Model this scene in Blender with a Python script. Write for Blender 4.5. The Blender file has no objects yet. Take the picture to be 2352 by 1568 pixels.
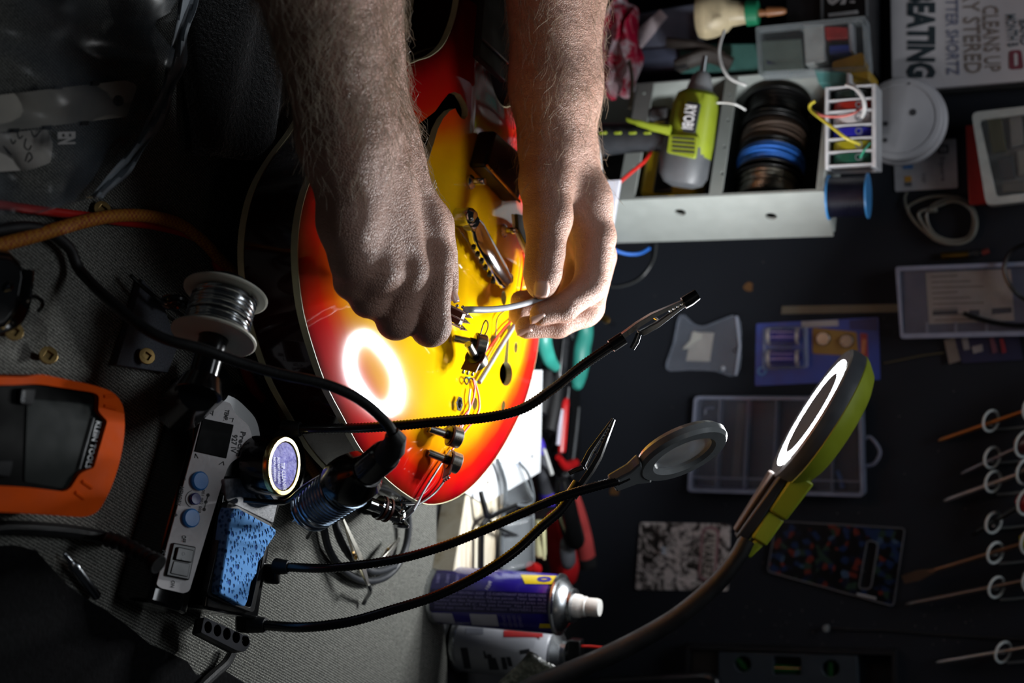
import bpy, bmesh, math, random, colorsys
import numpy as np
from mathutils import Vector as V, Matrix
import openvdb

# ------------------------------------------------------------------ camera, light, exposure
SC = bpy.context.scene
COL = SC.collection
PI = math.pi
rnd = random.Random(7)
F, PITCH, H, YW = 3000.0, math.radians(23), 0.53, 1.48     # focal length in photo pixels, tilt, lens height over bench, wall distance
UP = V((0, math.sin(PITCH), math.cos(PITCH)))
RI = V((1, 0, 0))
FW = V((0, math.cos(PITCH), -math.sin(PITCH)))
CAM = V((0, 0, H))

cd = bpy.data.cameras.new('camera')
cd.sensor_fit = 'HORIZONTAL'; cd.sensor_width = 36; cd.lens = F / 2352 * 36
cd.clip_start = 0.05; cd.clip_end = 20
cd.dof.use_dof = True; cd.dof.focus_distance = 0.89; cd.dof.aperture_fstop = 6.3
cam = bpy.data.objects.new('camera', cd); COL.objects.link(cam)
mw = Matrix.Identity(4)
for i, ax in enumerate((UP, V((-1, 0, 0)), -FW)):           # the camera is held on its side: picture right is up
    for j in range(3): mw[j][i] = ax[j]
mw.translation = CAM
cam.matrix_world = mw
SC.camera = cam
SC.view_settings.view_transform = 'Standard'; SC.view_settings.look = 'None'
SC.view_settings.exposure = 0.0; SC.view_settings.gamma = 1.0; SC.view_settings.use_curve_mapping = False

w = bpy.data.worlds.new('room_dark'); SC.world = w; w.use_nodes = True
w.node_tree.nodes['Background'].inputs[0].default_value = (0.75, 0.85, 1.0, 1)
w.node_tree.nodes['Background'].inputs[1].default_value = 0.006

def area(name, loc, target, size, power, color):
    l = bpy.data.lights.new(name, 'AREA'); l.shape = 'RECTANGLE'; l.size, l.size_y = size; l.energy = power; l.color = color
    o = bpy.data.objects.new(name, l); COL.objects.link(o); o.location = loc
    o.rotation_euler = (V(target) - V(loc)).to_track_quat('-Z', 'Y').to_euler()
    return o
area('wall_fill', (-0.22, 0.92, 1.45), (-0.02, 1.46, 0.2), (0.7, 0.35), 4.0, (0.88, 0.94, 1.0))  # added soft light to brighten the wall items
area('warm_fill', (0.7, -0.5, 2.0), (0.15, 0.7, 0.0), (0.35, 0.35), 0.22, (1.0, 0.86, 0.7))  # weak warm fill added over the bench, its source is not seen

# ------------------------------------------------------------------ picking real points through the lens
def ray(px, py): return FW + UP * ((px - 1176) / F) + RI * ((py - 784) / F)
def at(px, py, d): return CAM + ray(px, py) * d
def tab(px, py, z=0.0):
    r = ray(px, py); return CAM + r * ((z - H) / r.z)
def wal(px, py, off=0.0):
    r = ray(px, py); return CAM + r * ((YW - off) / r.y)
def proj(p):
    q = V(p) - CAM; d = q.dot(FW); return 1176 + F * q.dot(UP) / d, 784 + F * q.dot(RI) / d, d

# ------------------------------------------------------------------ materials
def srgb(c):
    if isinstance(c, str):
        c = c.lstrip('#'); c = [int(c[i:i + 2], 16) / 255 for i in (0, 2, 4)]
    return [x / 12.92 if x <= .04045 else ((x + .055) / 1.055) ** 2.4 for x in c]
class NT:
    def __init__(s, name):
        s.m = bpy.data.materials.new(name); s.m.use_nodes = True; s.t = s.m.node_tree
        s.b = s.t.nodes['Principled BSDF']; s.out = s.t.nodes['Material Output']
        s.tc = s.n('ShaderNodeTexCoord'); s.co = s.tc.outputs['Object']
    def n(s, typ, **kw):
        x = s.t.nodes.new(typ)
        for k, v in kw.items(): setattr(x, k, v)
        return x
    def l(s, a, b): s.t.links.new(a, b)
    def noise(s, scale, detail=3, rough=.5, co=None, dist=0):
        x = s.n('ShaderNodeTexNoise'); x.inputs['Scale'].default_value = scale; x.inputs['Detail'].default_value = detail
        x.inputs['Roughness'].default_value = rough; x.inputs['Distortion'].default_value = dist
        s.l(co or s.co, x.inputs['Vector']); return x.outputs['Fac']
    def ramp(s, fac, stops, interp='LINEAR'):
        x = s.n('ShaderNodeValToRGB'); x.color_ramp.interpolation = interp; e = x.color_ramp.elements
        while len(e) < len(stops): e.new(0.5)
        for i, (p, c) in enumerate(stops):
            e[i].position = p; e[i].color = (*srgb(c), 1) if not isinstance(c, float) else (c, c, c, 1)
        s.l(fac, x.inputs[0]); return x.outputs[0]
    def mapr(s, fac, a, b, c, d):
        x = s.n('ShaderNodeMapRange'); 
        for i, v in zip((1, 2, 3, 4), (a, b, c, d)): x.inputs[i].default_value = v
        s.l(fac, x.inputs[0]); return x.outputs[0]
    def math(s, op, a, b=None):
        x = s.n('ShaderNodeMath', operation=op)
        for i, v in enumerate((a, b)):
            if v is None: continue
            if isinstance(v, (int, float)): x.inputs[i].default_value = v
            else: s.l(v, x.inputs[i])
        return x.outputs[0]
    def mix(s, fac, a, b):
        x = s.n('ShaderNodeMix', data_type='RGBA')
        for i, v in ((0, fac), (6, a), (7, b)):
            if isinstance(v, (int, float)): x.inputs[i].default_value = v
            elif isinstance(v, (str, tuple, list)): x.inputs[i].default_value = (*srgb(v), 1)
            else: s.l(v, x.inputs[i])
        return x.outputs[2]
    def bump(s, h, strength=.3, dist=.001, normal=None):
        x = s.n('ShaderNodeBump'); x.inputs['Strength'].default_value = strength; x.inputs['Distance'].default_value = dist
        s.l(h, x.inputs['Height'])
        if normal is not None: s.l(normal, x.inputs['Normal'])
        s.l(x.outputs[0], s.b.inputs['Normal']); return x.outputs[0]
    def set(s, **kw):
        names = dict(rough='Roughness', metal='Metallic', spec='Specular IOR Level', coat='Coat Weight', coatr='Coat Roughness',
                     alpha='Alpha', trans='Transmission Weight', ior='IOR', sss='Subsurface Weight', sssr='Subsurface Scale', sheen='Sheen Weight', estr='Emission Strength')
        for k, v in kw.items():
            if k == 'color' or k == 'emit':
                i = s.b.inputs['Base Color' if k == 'color' else 'Emission Color']
                if isinstance(v, (str, tuple, list)): i.default_value = (*srgb(v), 1)
                else: s.l(v, i)
            else:
                i = s.b.inputs[names[k]]
                if isinstance(v, (int, float)): i.default_value = v
                else: s.l(v, i)
        return s
MATS = {}
def mat(name, color, rough=.5, metal=0., var=.12, scale=60, bump=0., bscale=400, **kw):
    """plain material with procedural tone variation and fine relief"""
    if name in MATS: return MATS[name]
    t = NT(name); c = srgb(color)
    lo = [max(0, x * (1 - var)) for x in c]; hi = [min(1, x * (1 + var)) for x in c]
    r = t.n('ShaderNodeValToRGB'); r.color_ramp.elements[0].position = .3; r.color_ramp.elements[1].position = .7
    r.color_ramp.elements[0].color = (*lo, 1); r.color_ramp.elements[1].color = (*hi, 1)
    nz = t.noise(scale); t.l(nz, r.inputs[0]); t.set(color=r.outputs[0], metal=metal, **kw)
    t.set(rough=t.mapr(nz, .3, .7, max(.02, rough * .85), min(1, rough * 1.15)))
    if bump: t.bump(t.noise(bscale, 2), bump, .0006)
    MATS[name] = t.m; return t.m
def clear(name, color, amount=.25, rough=.15, gloss=.12):
    """thin clear plastic: mostly lets light straight through, a little haze and shine"""
    if name in MATS: return MATS[name]
    t = NT(name); t.set(color=color, rough=rough, spec=.6)
    tr = t.n('ShaderNodeBsdfTransparent'); mx = t.n('ShaderNodeMixShader')
    fr = t.n('ShaderNodeLayerWeight'); fr.inputs[0].default_value = .35
    f = t.math('MULTIPLY', fr.outputs['Facing'], .8); nz = t.mapr(t.noise(30), .3, .7, .75, 1.25)
    t.l(t.math('MINIMUM', t.math('MULTIPLY', t.math('ADD', f, amount), nz), 1.0), mx.inputs[0])
    t.l(tr.outputs[0], mx.inputs[1]); t.l(t.b.outputs[0], mx.inputs[2]); t.l(mx.outputs[0], t.out.inputs[0])
    MATS[name] = t.m; return t.m

# ------------------------------------------------------------------ mesh building
ORG = {}
class MB:
    def __init__(s): s.v, s.f, s.mi, s.k = [], [], [], 0
    def add(s, vs, fs):
        o = len(s.v); s.v += [V(p) for p in vs]; s.f += [[i + o for i in f] for f in fs]; s.mi += [s.k] * len(fs); return s
    def box(s, c, size, M=None):
        x, y, z = [q / 2 for q in size]; M = M or Matrix.Identity(3); c = V(c)
        vs = [c + M @ V((i * x, j * y, k * z)) for i in (-1, 1) for j in (-1, 1) for k in (-1, 1)]
        return s.add(vs, [(0, 1, 3, 2), (4, 6, 7, 5), (0, 4, 5, 1), (2, 3, 7, 6), (0, 2, 6, 4), (1, 5, 7, 3)])
    def prism(s, base, ext, top=None):
        """closed outline (3-D points) swept by ext, or lofted to outline top"""
        n = len(base); base = [V(p) for p in base]; t = [V(p) for p in top] if top else [p + V(ext) for p in base]
        return s.add(base + t, [list(range(n))[::-1], [n + i for i in range(n)]] + [(i, (i + 1) % n, n + (i + 1) % n, n + i) for i in range(n)])
    def loft(s, rings, cap=True, closed=True):
        n = len(rings[0]); vs = [p for r in rings for p in r]; fs = []
        for a in range(len(rings) - 1):
            for i in range(n if closed else n - 1):
                j = (i + 1) % n; fs.append((a * n + i, a * n + j, (a + 1) * n + j, (a + 1) * n + i))
        if cap: fs += [list(range(n))[::-1], [(len(rings) - 1) * n + i for i in range(n)]]
        return s.add(vs, fs)
    def lathe(s, prof, o, ax, n=24, cap=True):
        """profile [(radius, height)] turned about axis ax through o"""
        o, ax = V(o), V(ax).normalized(); e = ax.orthogonal().normalized(); g = ax.cross(e)
        rings = [[o + ax * h + (e * math.cos(2 * PI * i / n) + g * math.sin(2 * PI * i / n)) * max(r, 1e-5) for i in range(n)] for r, h in prof]
        return s.loft(rings, cap)
    def cyl(s, a, b, r, n=16, r2=None):
        a, b = V(a), V(b); return s.lathe([(r, 0), (r if r2 is None else r2, (b - a).length)], a, b - a, n)
    def ball(s, c, r, n=12, m=8, sc=(1, 1, 1)):
        prof = [(math.sin(PI * i / m), -math.cos(PI * i / m)) for i in range(m + 1)]
        k = len(s.v); s.lathe(prof, (0, 0, 0), (0, 0, 1), n, False)
        for i in range(k, len(s.v)): p = s.v[i]; s.v[i] = V(c) + V((p.x * r * sc[0], p.y * r * sc[1], p.z * r * sc[2]))
        return s
    def tube(s, pts, r, n=10, cap=True, flat=1.0, closed=False):
        pts = [V(p) for p in pts]; m = len(pts); rr = r if isinstance(r, (list, tuple)) else [r] * m
        tg = [((pts[(i + 1) % m] - pts[i - 1]) if closed else (pts[min(i + 1, m - 1)] - pts[max(i - 1, 0)])).normalized() for i in range(m)]
        e = tg[0].orthogonal().normalized(); rings = []
        for i in range(m):
            e = (e - tg[i] * e.dot(tg[i]))
            e = e.normalized() if e.length > 1e-6 else tg[i].orthogonal().normalized()
            g = tg[i].cross(e)
            rings.append([pts[i] + (e * math.cos(2 * PI * k / n) + g * math.sin(2 * PI * k / n) * flat) * rr[i] for k in range(n)])
        if closed: rings.append(rings[0]); return s.loft(rings, False)
        return s.loft(rings, cap)
    def holed(s, outer, holes, ext):
        """plate with openings: flat outline and hole loops swept by ext"""
        from mathutils.geometry import tessellate_polygon
        loops = [[V(p) for p in L] for L in [outer] + list(holes)]; tri = tessellate_polygon(loops); pts = [p for L in loops for p in L]; n = len(pts); ext = V(ext)
        fs = [list(t_) for t_ in tri] + [[i + n for i in t_] for t_ in tri]; o = 0
        for L in loops:
            m = len(L); fs += [(o + i, o + (i + 1) % m, n + o + (i + 1) % m, n + o + i) for i in range(m)]; o += m
        return s.add(pts + [p + ext for p in pts], fs)
    def ring(s, c, ax, R_, r, n=28, m=8, a0=0., a1=2 * PI, e0=None):
        c, ax = V(c), V(ax).normalized(); e = (V(e0) - ax * V(e0).dot(ax)).normalized() if e0 is not None else ax.orthogonal().normalized(); g = ax.cross(e)
        full = abs(a1 - a0 - 2 * PI) < 1e-6
        pts = [c + (e * math.cos(a0 + (a1 - a0) * i / n) + g * math.sin(a0 + (a1 - a0) * i / n)) * R_ for i in range(n if full else n + 1)]
        return s.tube(pts, r, m, True, 1.0, full)
def smooth_path(pts, k=6, closed=False):
    """Catmull-Rom through the points (scalars ride along)"""
    P = [list(p) for p in pts]; n = len(P); out = []
    for i in range(n if closed else n - 1):
        a, b, c, d = (P[(i - 1) % n], P[i], P[(i + 1) % n], P[(i + 2) % n]) if closed else (P[max(i - 1, 0)], P[i], P[i + 1], P[min(i + 2, n - 1)])
        for j in range(k):
            t = j / k
            out.append([.5 * ((2 * q) + (r - p) * t + (2 * p - 5 * q + 4 * r - s_) * t * t + (3 * q - p - 3 * r + s_) * t ** 3) for p, q, r, s_ in zip(a, b, c, d)])
    if not closed: out.append(P[-1])
    return out
def rpoly(pts, r, k=4):
    """round the corners of a 2-D polygon"""
    out = []; n = len(pts)
    for i in range(n):
        a, b, c = V(pts[i - 1]), V(pts[i]), V(pts[(i + 1) % n]); rr = r[i] if isinstance(r, (list, tuple)) else r
        u, v = (a - b), (c - b); lu, lv = u.length, v.length; q = min(rr, lu * .49, lv * .49)
        p0, p1 = b + u / lu * q, b + v / lv * q
        for j in range(k + 1):
            t = j / k; out.append(p0 * (1 - t) ** 2 + b * 2 * t * (1 - t) + p1 * t * t)
    return [tuple(p) for p in out]
def settle(o, label=None, cat=None, group=None, kind=None):
    for k, v in (('label', label), ('category', cat), ('group', group), ('kind', kind)):
        if v: o[k] = v
    return o
def top(name, loc, label, cat, group=None):
    o = bpy.data.objects.new(name, None); COL.objects.link(o); o.empty_display_size = .02; o.location = loc; ORG[o.name] = V(loc)
    return settle(o, label, cat, group)
def part(name, mb, m, parent=None, bevel=0, seg=2, sub=0, flat=False, label=None, kind=None, ang=35, solid=0):
    """link the collected shapes as ONE mesh object (under parent when given)"""
    if parent is None:
        lo = [min(p[i] for p in mb.v) for i in range(3)]; hi = [max(p[i] for p in mb.v) for i in range(3)]
        org = V(((lo[0] + hi[0]) / 2, (lo[1] + hi[1]) / 2, lo[2]))
    else: org = ORG[parent.name]
    me = bpy.data.meshes.new(name); me.from_pydata([tuple(p - org) for p in mb.v], [], mb.f)
    bm = bmesh.new(); bm.from_mesh(me); bmesh.ops.recalc_face_normals(bm, faces=bm.faces); bm.to_mesh(me); bm.free()
    ms = m if isinstance(m, (list, tuple)) else [m]
    for q in ms: me.materials.append(q)
    if len(ms) > 1: me.polygons.foreach_set('material_index', mb.mi)
    if not flat:
        me.polygons.foreach_set('use_smooth', [True] * len(me.polygons)); me.set_sharp_from_angle(angle=math.radians(ang))
    me.update()
    o = bpy.data.objects.new(name, me); COL.objects.link(o)
    if parent is None: o.location = org
    else: o.parent = parent
    ORG[o.name] = org
    if bevel:
        b = o.modifiers.new('bevel', 'BEVEL'); b.width = bevel; b.segments = seg; b.limit_method = 'ANGLE'; b.angle_limit = math.radians(40)
    if solid:
        b = o.modifiers.new('solid', 'SOLIDIFY'); b.thickness = solid; b.offset = 0
    if sub:
        b = o.modifiers.new('sub', 'SUBSURF'); b.levels = b.render_levels = sub
    return settle(o, label=label, kind=kind)
def one(name, mb, m, label, cat, group=None, **kw):
    """a thing that is a single mesh"""
    return settle(part(name, mb, m, None, **kw), label, cat, group)
TXT = {}
def lettering(s, m, parent, p0, p1, p2, bold=0.0, name='lettering', lift=.0004, flip=False):
    """flat print: p0-p1 the baseline (start, end), p2 the top of the first letter; real mesh letters laid on the surface"""
    key = (s, bold)
    if key not in TXT:
        c = bpy.data.curves.new('txt', 'FONT'); c.body = s; c.size = 1; c.offset = bold; c.resolution_u = 2; c.fill_mode = 'FRONT'
        o = bpy.data.objects.new('txt', c); COL.objects.link(o)
        me = bpy.data.meshes.new_from_object(o.evaluated_get(bpy.context.evaluated_depsgraph_get()))
        bpy.data.objects.remove(o); bpy.data.curves.remove(c)
        vs = [tuple(v.co) for v in me.vertices]; fs = [list(p.vertices) for p in me.polygons]; bpy.data.meshes.remove(me)
        TXT[key] = vs, fs
    vs, fs = TXT[key]
    if not vs: return None
    x0, x1 = min(v[0] for v in vs), max(v[0] for v in vs); y1 = max(v[1] for v in vs); y0 = min(0, min(v[1] for v in vs)) if '\n' in s else 0
    p0, p1, p2 = V(p0), V(p1), V(p2); ex = (p1 - p0) / (x1 - x0); ey = (p2 - p0) / (y1 - y0); nn = ex.cross(ey).normalized() * (-1 if flip else 1)
    mb = MB(); mb.add([p0 + ex * (v[0] - x0) + ey * (v[1] - y0) + nn * lift for v in vs], fs)
    return part(name, mb, m, parent, flat=True)
def pick(o, n):
    """pixel -> point on the plane through o with normal n"""
    o, n = V(o), V(n)
    def f(px, py, lift=0.0):
        r = ray(px, py); return CAM + r * ((o - CAM).dot(n) / r.dot(n)) + n * lift
    return f
def wpoly(px, off): return [wal(x, y, off) for x, y in px]
def wslab(mb, px, off0, off1):
    """slab on the wall: front face at off1 in front of the wall, back at off0"""
    f = wpoly(px, off1); return mb.prism(f, V((0, off1 - off0, 0)))
def tslab(mb, px, z0, z1):
    f = [tab(x, y, z1) for x, y in px]; return mb.prism(f, V((0, 0, z0 - z1)))
def path(pts, k=6, closed=False):
    """pixel path with distances -> points in the room"""
    return [at(*p) for p in smooth_path(pts, k, closed)]
def wtext(s, m, parent, a, b, c, off, bold=0., **kw): return lettering(s, m, parent, wal(*a, off), wal(*b, off), wal(*c, off), bold, **kw)

BLACK = mat('black_plastic', '#0c0c0d', .32)
BLACKM = mat('black_matte', '#0b0c0e', .75)
RUBBER = mat('black_rubber', '#101012', .55, bump=.2)
CHROME = mat('chrome', '#d0d2d4', .12, 1.0, var=.05)
STEEL = mat('brushed_steel', '#9a9c9e', .3, 1.0, bump=.1)
BRASS = mat('brass', '#c59a4a', .3, 1.0)
CREAM = mat('cream_binding', '#d8cfa6', .4)
WHITE = mat('white_plastic', '#d9dad8', .4, var=.04)
GREY = mat('grey_plastic', '#6d7074', .4)
DGREY = mat('dark_grey_plastic', '#2b2d31', .45)
RED = mat('red_plastic', '#b3171a', .35)
# ------------------------------------------------------------------ the room
t = NT('dark_wall'); 
nz = t.noise(3, 4); fz = t.noise(900, 2)
t.set(color=t.ramp(nz, [(.3, '#13161d'), (.7, '#1b1f27')]), rough=.85, spec=.25); t.bump(fz, .4, .0008)
mb = MB().box((0, YW + .03, .75), (4.4, .06, 3.0)); settle(part('wall_back', mb, t.m), kind='structure')
t = NT('wood_floor'); t.set(color=t.ramp(t.noise(6, 4, .6), [(.3, '#1c1510'), (.7, '#30241a')]), rough=.6)
settle(part('floor', MB().box((0, 0, -.78), (4.4, 3.4, .06)), t.m), kind='structure')
WOODB = NT('bench_black_paint'); WOODB.set(color=WOODB.ramp(WOODB.noise(20, 4), [(.3, '#0b0b0d'), (.7, '#121316')]), rough=.5); WOODB = WOODB.m
bench = top('workbench', (0, .85, -.75), 'black workbench carrying the guitar and tools, its back edge at the dark wall', 'workbench')
part('bench_top', MB().box((0, .83, -.027), (2.6, 1.28, .046)), WOODB, bench, bevel=.004)
for sx in (-1.2, 1.2):
    for y in (.27, 1.4): part('leg', MB().box((sx, y, -.4), (.07, .07, .7)), WOODB, bench, bevel=.004)
# grey tweed cover on the front of the bench
t = NT('grey_tweed')
mp = t.n('ShaderNodeMapping'); mp.inputs['Scale'].default_value = (1, 1, 1); mp.inputs['Rotation'].default_value = (0, 0, .5); t.l(t.co, mp.inputs[0])
wv = t.n('ShaderNodeTexWave', bands_direction='X'); wv.inputs['Scale'].default_value = 170; wv.inputs['Distortion'].default_value = 2.5; wv.inputs['Detail'].default_value = 2; wv.inputs['Detail Scale'].default_value = 8; t.l(mp.outputs[0], wv.inputs[0])
wy = t.n('ShaderNodeTexWave', bands_direction='Y'); wy.inputs['Scale'].default_value = 230; wy.inputs['Distortion'].default_value = 3; wy.inputs['Detail'].default_value = 2; t.l(mp.outputs[0], wy.inputs[0])
wea = t.math('MULTIPLY', wv.outputs['Fac'], wy.outputs['Fac'])
sp = t.noise(700, 2, .7)
m1 = t.math('ADD', t.math('MULTIPLY', wea, .55), t.math('MULTIPLY', sp, .6))
t.set(color=t.ramp(m1, [(.15, '#1e1e1d'), (.42, '#5a5a56'), (.72, '#b4b3aa')]), rough=.95, spec=.15); t.bump(m1, .9, .0012)
TWEED = t.m
mb = MB(); c = [tab(1012, 1700, 0), tab(1005, 1200, 0), tab(1000, 700, 0), tab(1010, 0, 0)]
edge = [V((1.25, 1.10, 0)), V((.30, 1.095, 0)), V((.18, 1.073, 0)), V((-.2, 1.07, 0)), V((-1.25, 1.08, 0)), V((-1.25, .21, 0)), V((1.25, .21, 0))]
mb.prism([p + V((0, 0, -.004)) for p in edge], V((0, 0, .004)))
one('fabric_cover', mb, TWEED, 'grey tweed fabric cover spread over the front of the workbench', 'fabric cover', bevel=.001)
# ------------------------------------------------------------------ the guitar
GZ, GT = .09, .045                     # height of the top's edge over the bench, depth of the sides
TAIL = V((.1217, .877, 0)); GA = V((-.985, .171, 0)).normalized(); GN = V((.171, .985, 0)).normalized()
def gst(s, t, z=GZ): return TAIL + GA * s + GN * t + V((0, 0, z))
OUT = [(0, 0), (.0045, -.035), (.016, -.075), (.031, -.109), (.049, -.135), (.068, -.161), (.088, -.180), (.108, -.195), (.128, -.204), (.149, -.209), (.171, -.208), (.192, -.201), (.215, -.186), (.24, -.166), (.265, -.152),
       (.29, -.149), (.32, -.155), (.36, -.168), (.40, -.173), (.435, -.163), (.457, -.143), (.455, -.122), (.43, -.112), (.39, -.108), (.35, -.105), (.322, -.100), (.3135, -.088), (.3215, -.072), (.333, -.052), (.350, -.033), (.374, -.0195), (.394, -.0145), (.43, -.011), (.47, -.010),
       (.478, .012), (.47, .037), (.43, .038), (.38, .042), (.35, .058), (.34, .085), (.36, .115), (.40, .124), (.44, .13), (.46, .148), (.45, .172), (.415, .184), (.37, .180), (.33, .167), (.30, .158), (.27, .158), (.24, .170),
       (.212, .186), (.19, .195), (.168, .1985), (.139, .193), (.105, .178), (.075, .153), (.046, .120), (.021, .080), (.006, .041)]
OUTS = [V(p) for p in smooth_path(OUT, 4, True)]
OA = np.array([[p.x, p.y] for p in OUTS])
def edge_dist(s, t):
    a = OA; b = np.roll(OA, -1, 0); p = np.array([s, t]); ab = b - a
    u = np.clip(((p - a) * ab).sum(1) / (ab * ab).sum(1), 0, 1); return float(np.sqrt((((a + ab * u[:, None]) - p) ** 2).sum(1)).min())
def inside(s, t):
    a = OA; b = np.roll(OA, -1, 0); c = ((a[:, 1] > t) != (b[:, 1] > t)); x = a[:, 0] + (t - a[:, 1]) / np.where(np.abs(b[:, 1] - a[:, 1]) < 1e-12, 1e-12, b[:, 1] - a[:, 1]) * (b[:, 0] - a[:, 0])
    return bool(((s < x) & c).sum() % 2)
def dome(s, t):
    d = edge_dist(s, t); q = min(d / .13, 1); return .009 * (1 - (1 - q) ** 2)
def gtop(px, py, lift=0.0):
    """point on the arched top seen at a pixel"""
    z = GZ + .008
    for _ in range(4):
        p = tab(px, py, z); q = p - TAIL; z = GZ + dome(q.dot(GA), q.dot(GN)) + lift
    p.z = z; return p
# sunburst lacquer
t = NT('cherry_sunburst_lacquer')
at_ = t.n('ShaderNodeAttribute', attribute_name='burst')
bn = t.math('ADD', at_.outputs['Fac'], t.mapr(t.noise(14, 3), .3, .7, -.03, .03))
flame = t.n('ShaderNodeTexWave', bands_direction='DIAGONAL'); flame.inputs['Scale'].default_value = 9; flame.inputs['Distortion'].default_value = 6; flame.inputs['Detail'].default_value = 3; t.l(t.co, flame.inputs[0])
bc = t.ramp(bn, [(0, '#4a0306'), (.10, '#ad0610'), (.24, '#d3140a'), (.38, '#dc5407'), (.52, '#ee9f06'), (.75, '#f3bb05'), (1, '#f2be06')])
t.set(color=t.mix(t.mapr(flame.outputs['Fac'], 0, 1, 0, .12), bc, '#8a3d05'), rough=.07, spec=.5, coat=.4, coatr=.03)
BURST = t.m
GSIDE = mat('dark_cherry_sides', '#2c0608', .12, scale=25, coat=.8, coatr=.05)
HOLE = mat('raw_inside_wood', '#d3cb9c', .5)
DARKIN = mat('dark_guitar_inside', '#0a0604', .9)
guitar = top('electric_guitar', gst(.2, 0, GZ - GT), 'cherry sunburst semi hollow electric guitar lying face up under the hands', 'guitar')
# the top: rings shrinking towards the middle, arched
mb = MB(); CEN = V((.20, 0.)); n = len(OUTS)
# plate as a clipped grid so the outline may be hollow-sided
g = .006; bm = bmesh.new(); vb = [bm.verts.new((p.x, p.y, 0)) for p in OUTS]
bm.faces.new(vb)
for k in range(int(.5 / g) + 1): 
    geo = bm.verts[:] + bm.edges[:] + bm.faces[:]; bmesh.ops.bisect_plane(bm, geom=geo, plane_co=(-.005 + k * g, 0, 0), plane_no=(1, 0, 0), dist=1e-6)
for k in range(int(.44 / g) + 1):
    geo = bm.verts[:] + bm.edges[:] + bm.faces[:]; bmesh.ops.bisect_plane(bm, geom=geo, plane_co=(0, -.215 + k * g, 0), plane_no=(0, 1, 0), dist=1e-6)
bm.verts.index_update()
vs = [(v.co.x, v.co.y) for v in bm.verts]; fs = [[v.index for v in f.verts] for f in bm.faces]
bnd = [[e.verts[0].index, e.verts[1].index] for e in bm.edges if len(e.link_faces) == 1]; bm.free()
nv = len(vs); zt = [dome(*p) for p in vs]
mb.add([gst(p[0], p[1], GZ + z) for p, z in zip(vs, zt)] + [gst(p[0], p[1], GZ + z - .0055) for p, z in zip(vs, zt)], fs + [[i + nv for i in f[::-1]] for f in fs] + [(a, b, b + nv, a + nv) for a, b in bnd])
plate = part('top_plate', mb, [BURST, HOLE, DARKIN], guitar, ang=30)
plate.data.polygons.foreach_set('material_index', [0] * len(plate.data.polygons))
# openings cut right through the top: sound holes, control holes
def cutter(poly, lo=-.016, hi=.03):
    m_ = MB(); m_.prism([gst(s, t_, GZ + lo) for s, t_ in poly], V((0, 0, hi - lo))); return m_
def pst(px, py, z=GZ + .008): q = gtop(px, py) - TAIL; return (q.dot(GA), q.dot(GN))
fh = [(975, 382), (961, 366), (957, 345), (950, 322), (952, 292), (975, 275), (1000, 255), (1016, 232), (1030, 215), (1044, 211), (1058, 217), (1069, 235), (1075, 252), (1074, 266), (1066, 274), (1058, 270), (1050, 258), (1046, 249), (1034, 254), (1018, 272), (1006, 296), (996, 330), (984, 366)]
fh = [pst(*p) for p in fh]
fc = [pst(1160, 858)]; far = [(1162 + 15 * math.cos(a), 858 + 28 * math.sin(a)) for a in [-1.25 + i * (2 * PI - .62) / 22 for i in range(23)]] + [(1164, 770), (1172, 690), (1178, 690), (1170, 772)]
far = [pst(*p) for p in far]
cuts = [fh, far]
for (px, py, r) in ((1185, 798, .0048), (1091, 927, .005), (1156, 933, .005), (1157, 684, .006), (1132, 783, .005)):
    s, t_ = pst(px, py); cuts.append([(s + r * math.cos(a * PI / 8), t_ + r * math.sin(a * PI / 8)) for a in range(16)])
mbc = MB()
for c_ in cuts: m_ = cutter(c_); mbc.add(m_.v, m_.f)
cut_o = part('cut', mbc, [BURST, HOLE, DARKIN], guitar, flat=True)
cut_o.data.polygons.foreach_set('material_index', [1] * len(cut_o.data.polygons))
b = plate.modifiers.new('cut', 'BOOLEAN'); b.operation = 'DIFFERENCE'; b.solver = 'EXACT'; b.object = cut_o
bpy.context.view_layer.update()
me = bpy.data.meshes.new_from_object(plate.evaluated_get(bpy.context.evaluated_depsgraph_get()))
plate.modifiers.clear(); plate.data = me; bpy.data.objects.remove(cut_o)
q0 = ORG['electric_guitar']
at_ = me.attributes.new('burst', 'FLOAT', 'POINT'); vals = []
for v in me.vertices:
    q = v.co + q0 - TAIL; s_ = q.dot(GA); vals.append(min(edge_dist(s_, q.dot(GN)) / (.085 + .075 * min(max((s_ - .2) / .12, 0), 1)), 1.0))
at_.data.foreach_set('value', vals)
# hollow body: sides, back, inner floor
mb = MB(); outer = [gst(p.x, p.y, GZ - .002) for p in OUTS]; n = len(outer)
low = [p - V((0, 0, GT - .002)) for p in outer]
mb.add(outer + low, [(i, (i + 1) % n, n + (i + 1) % n, n + i) for i in range(n)] + [[n + i for i in range(n)]])
part('body_sides', mb, GSIDE, guitar, ang=60)
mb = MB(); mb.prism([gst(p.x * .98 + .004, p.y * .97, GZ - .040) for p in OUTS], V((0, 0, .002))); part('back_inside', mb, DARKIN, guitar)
def ribbon(z0, z1, grow):
    c = np.array(OA); tn = np.roll(c, -1, 0) - np.roll(c, 1, 0); nn = np.stack([tn[:, 1], -tn[:, 0]], 1); nn /= np.linalg.norm(nn, axis=1)[:, None]
    if not inside(*(c[10] - nn[10] * .004)): nn = -nn
    o_ = c + nn * grow; i_ = c - nn * .0003; m_ = MB()
    R_ = [[gst(*o_[k], z0), gst(*o_[k], z1), gst(*i_[k], z1), gst(*i_[k], z0)] for k in range(len(c))]; R_.append(R_[0])
    return m_.loft(R_, False)
part('binding', ribbon(GZ - .0052, GZ - .0002, .0007), CREAM, guitar, label='cream binding round the top edge')
part('binding', ribbon(GZ - GT, GZ - GT + .0045, .0007), CREAM, guitar, label='cream binding round the bottom edge')
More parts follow.
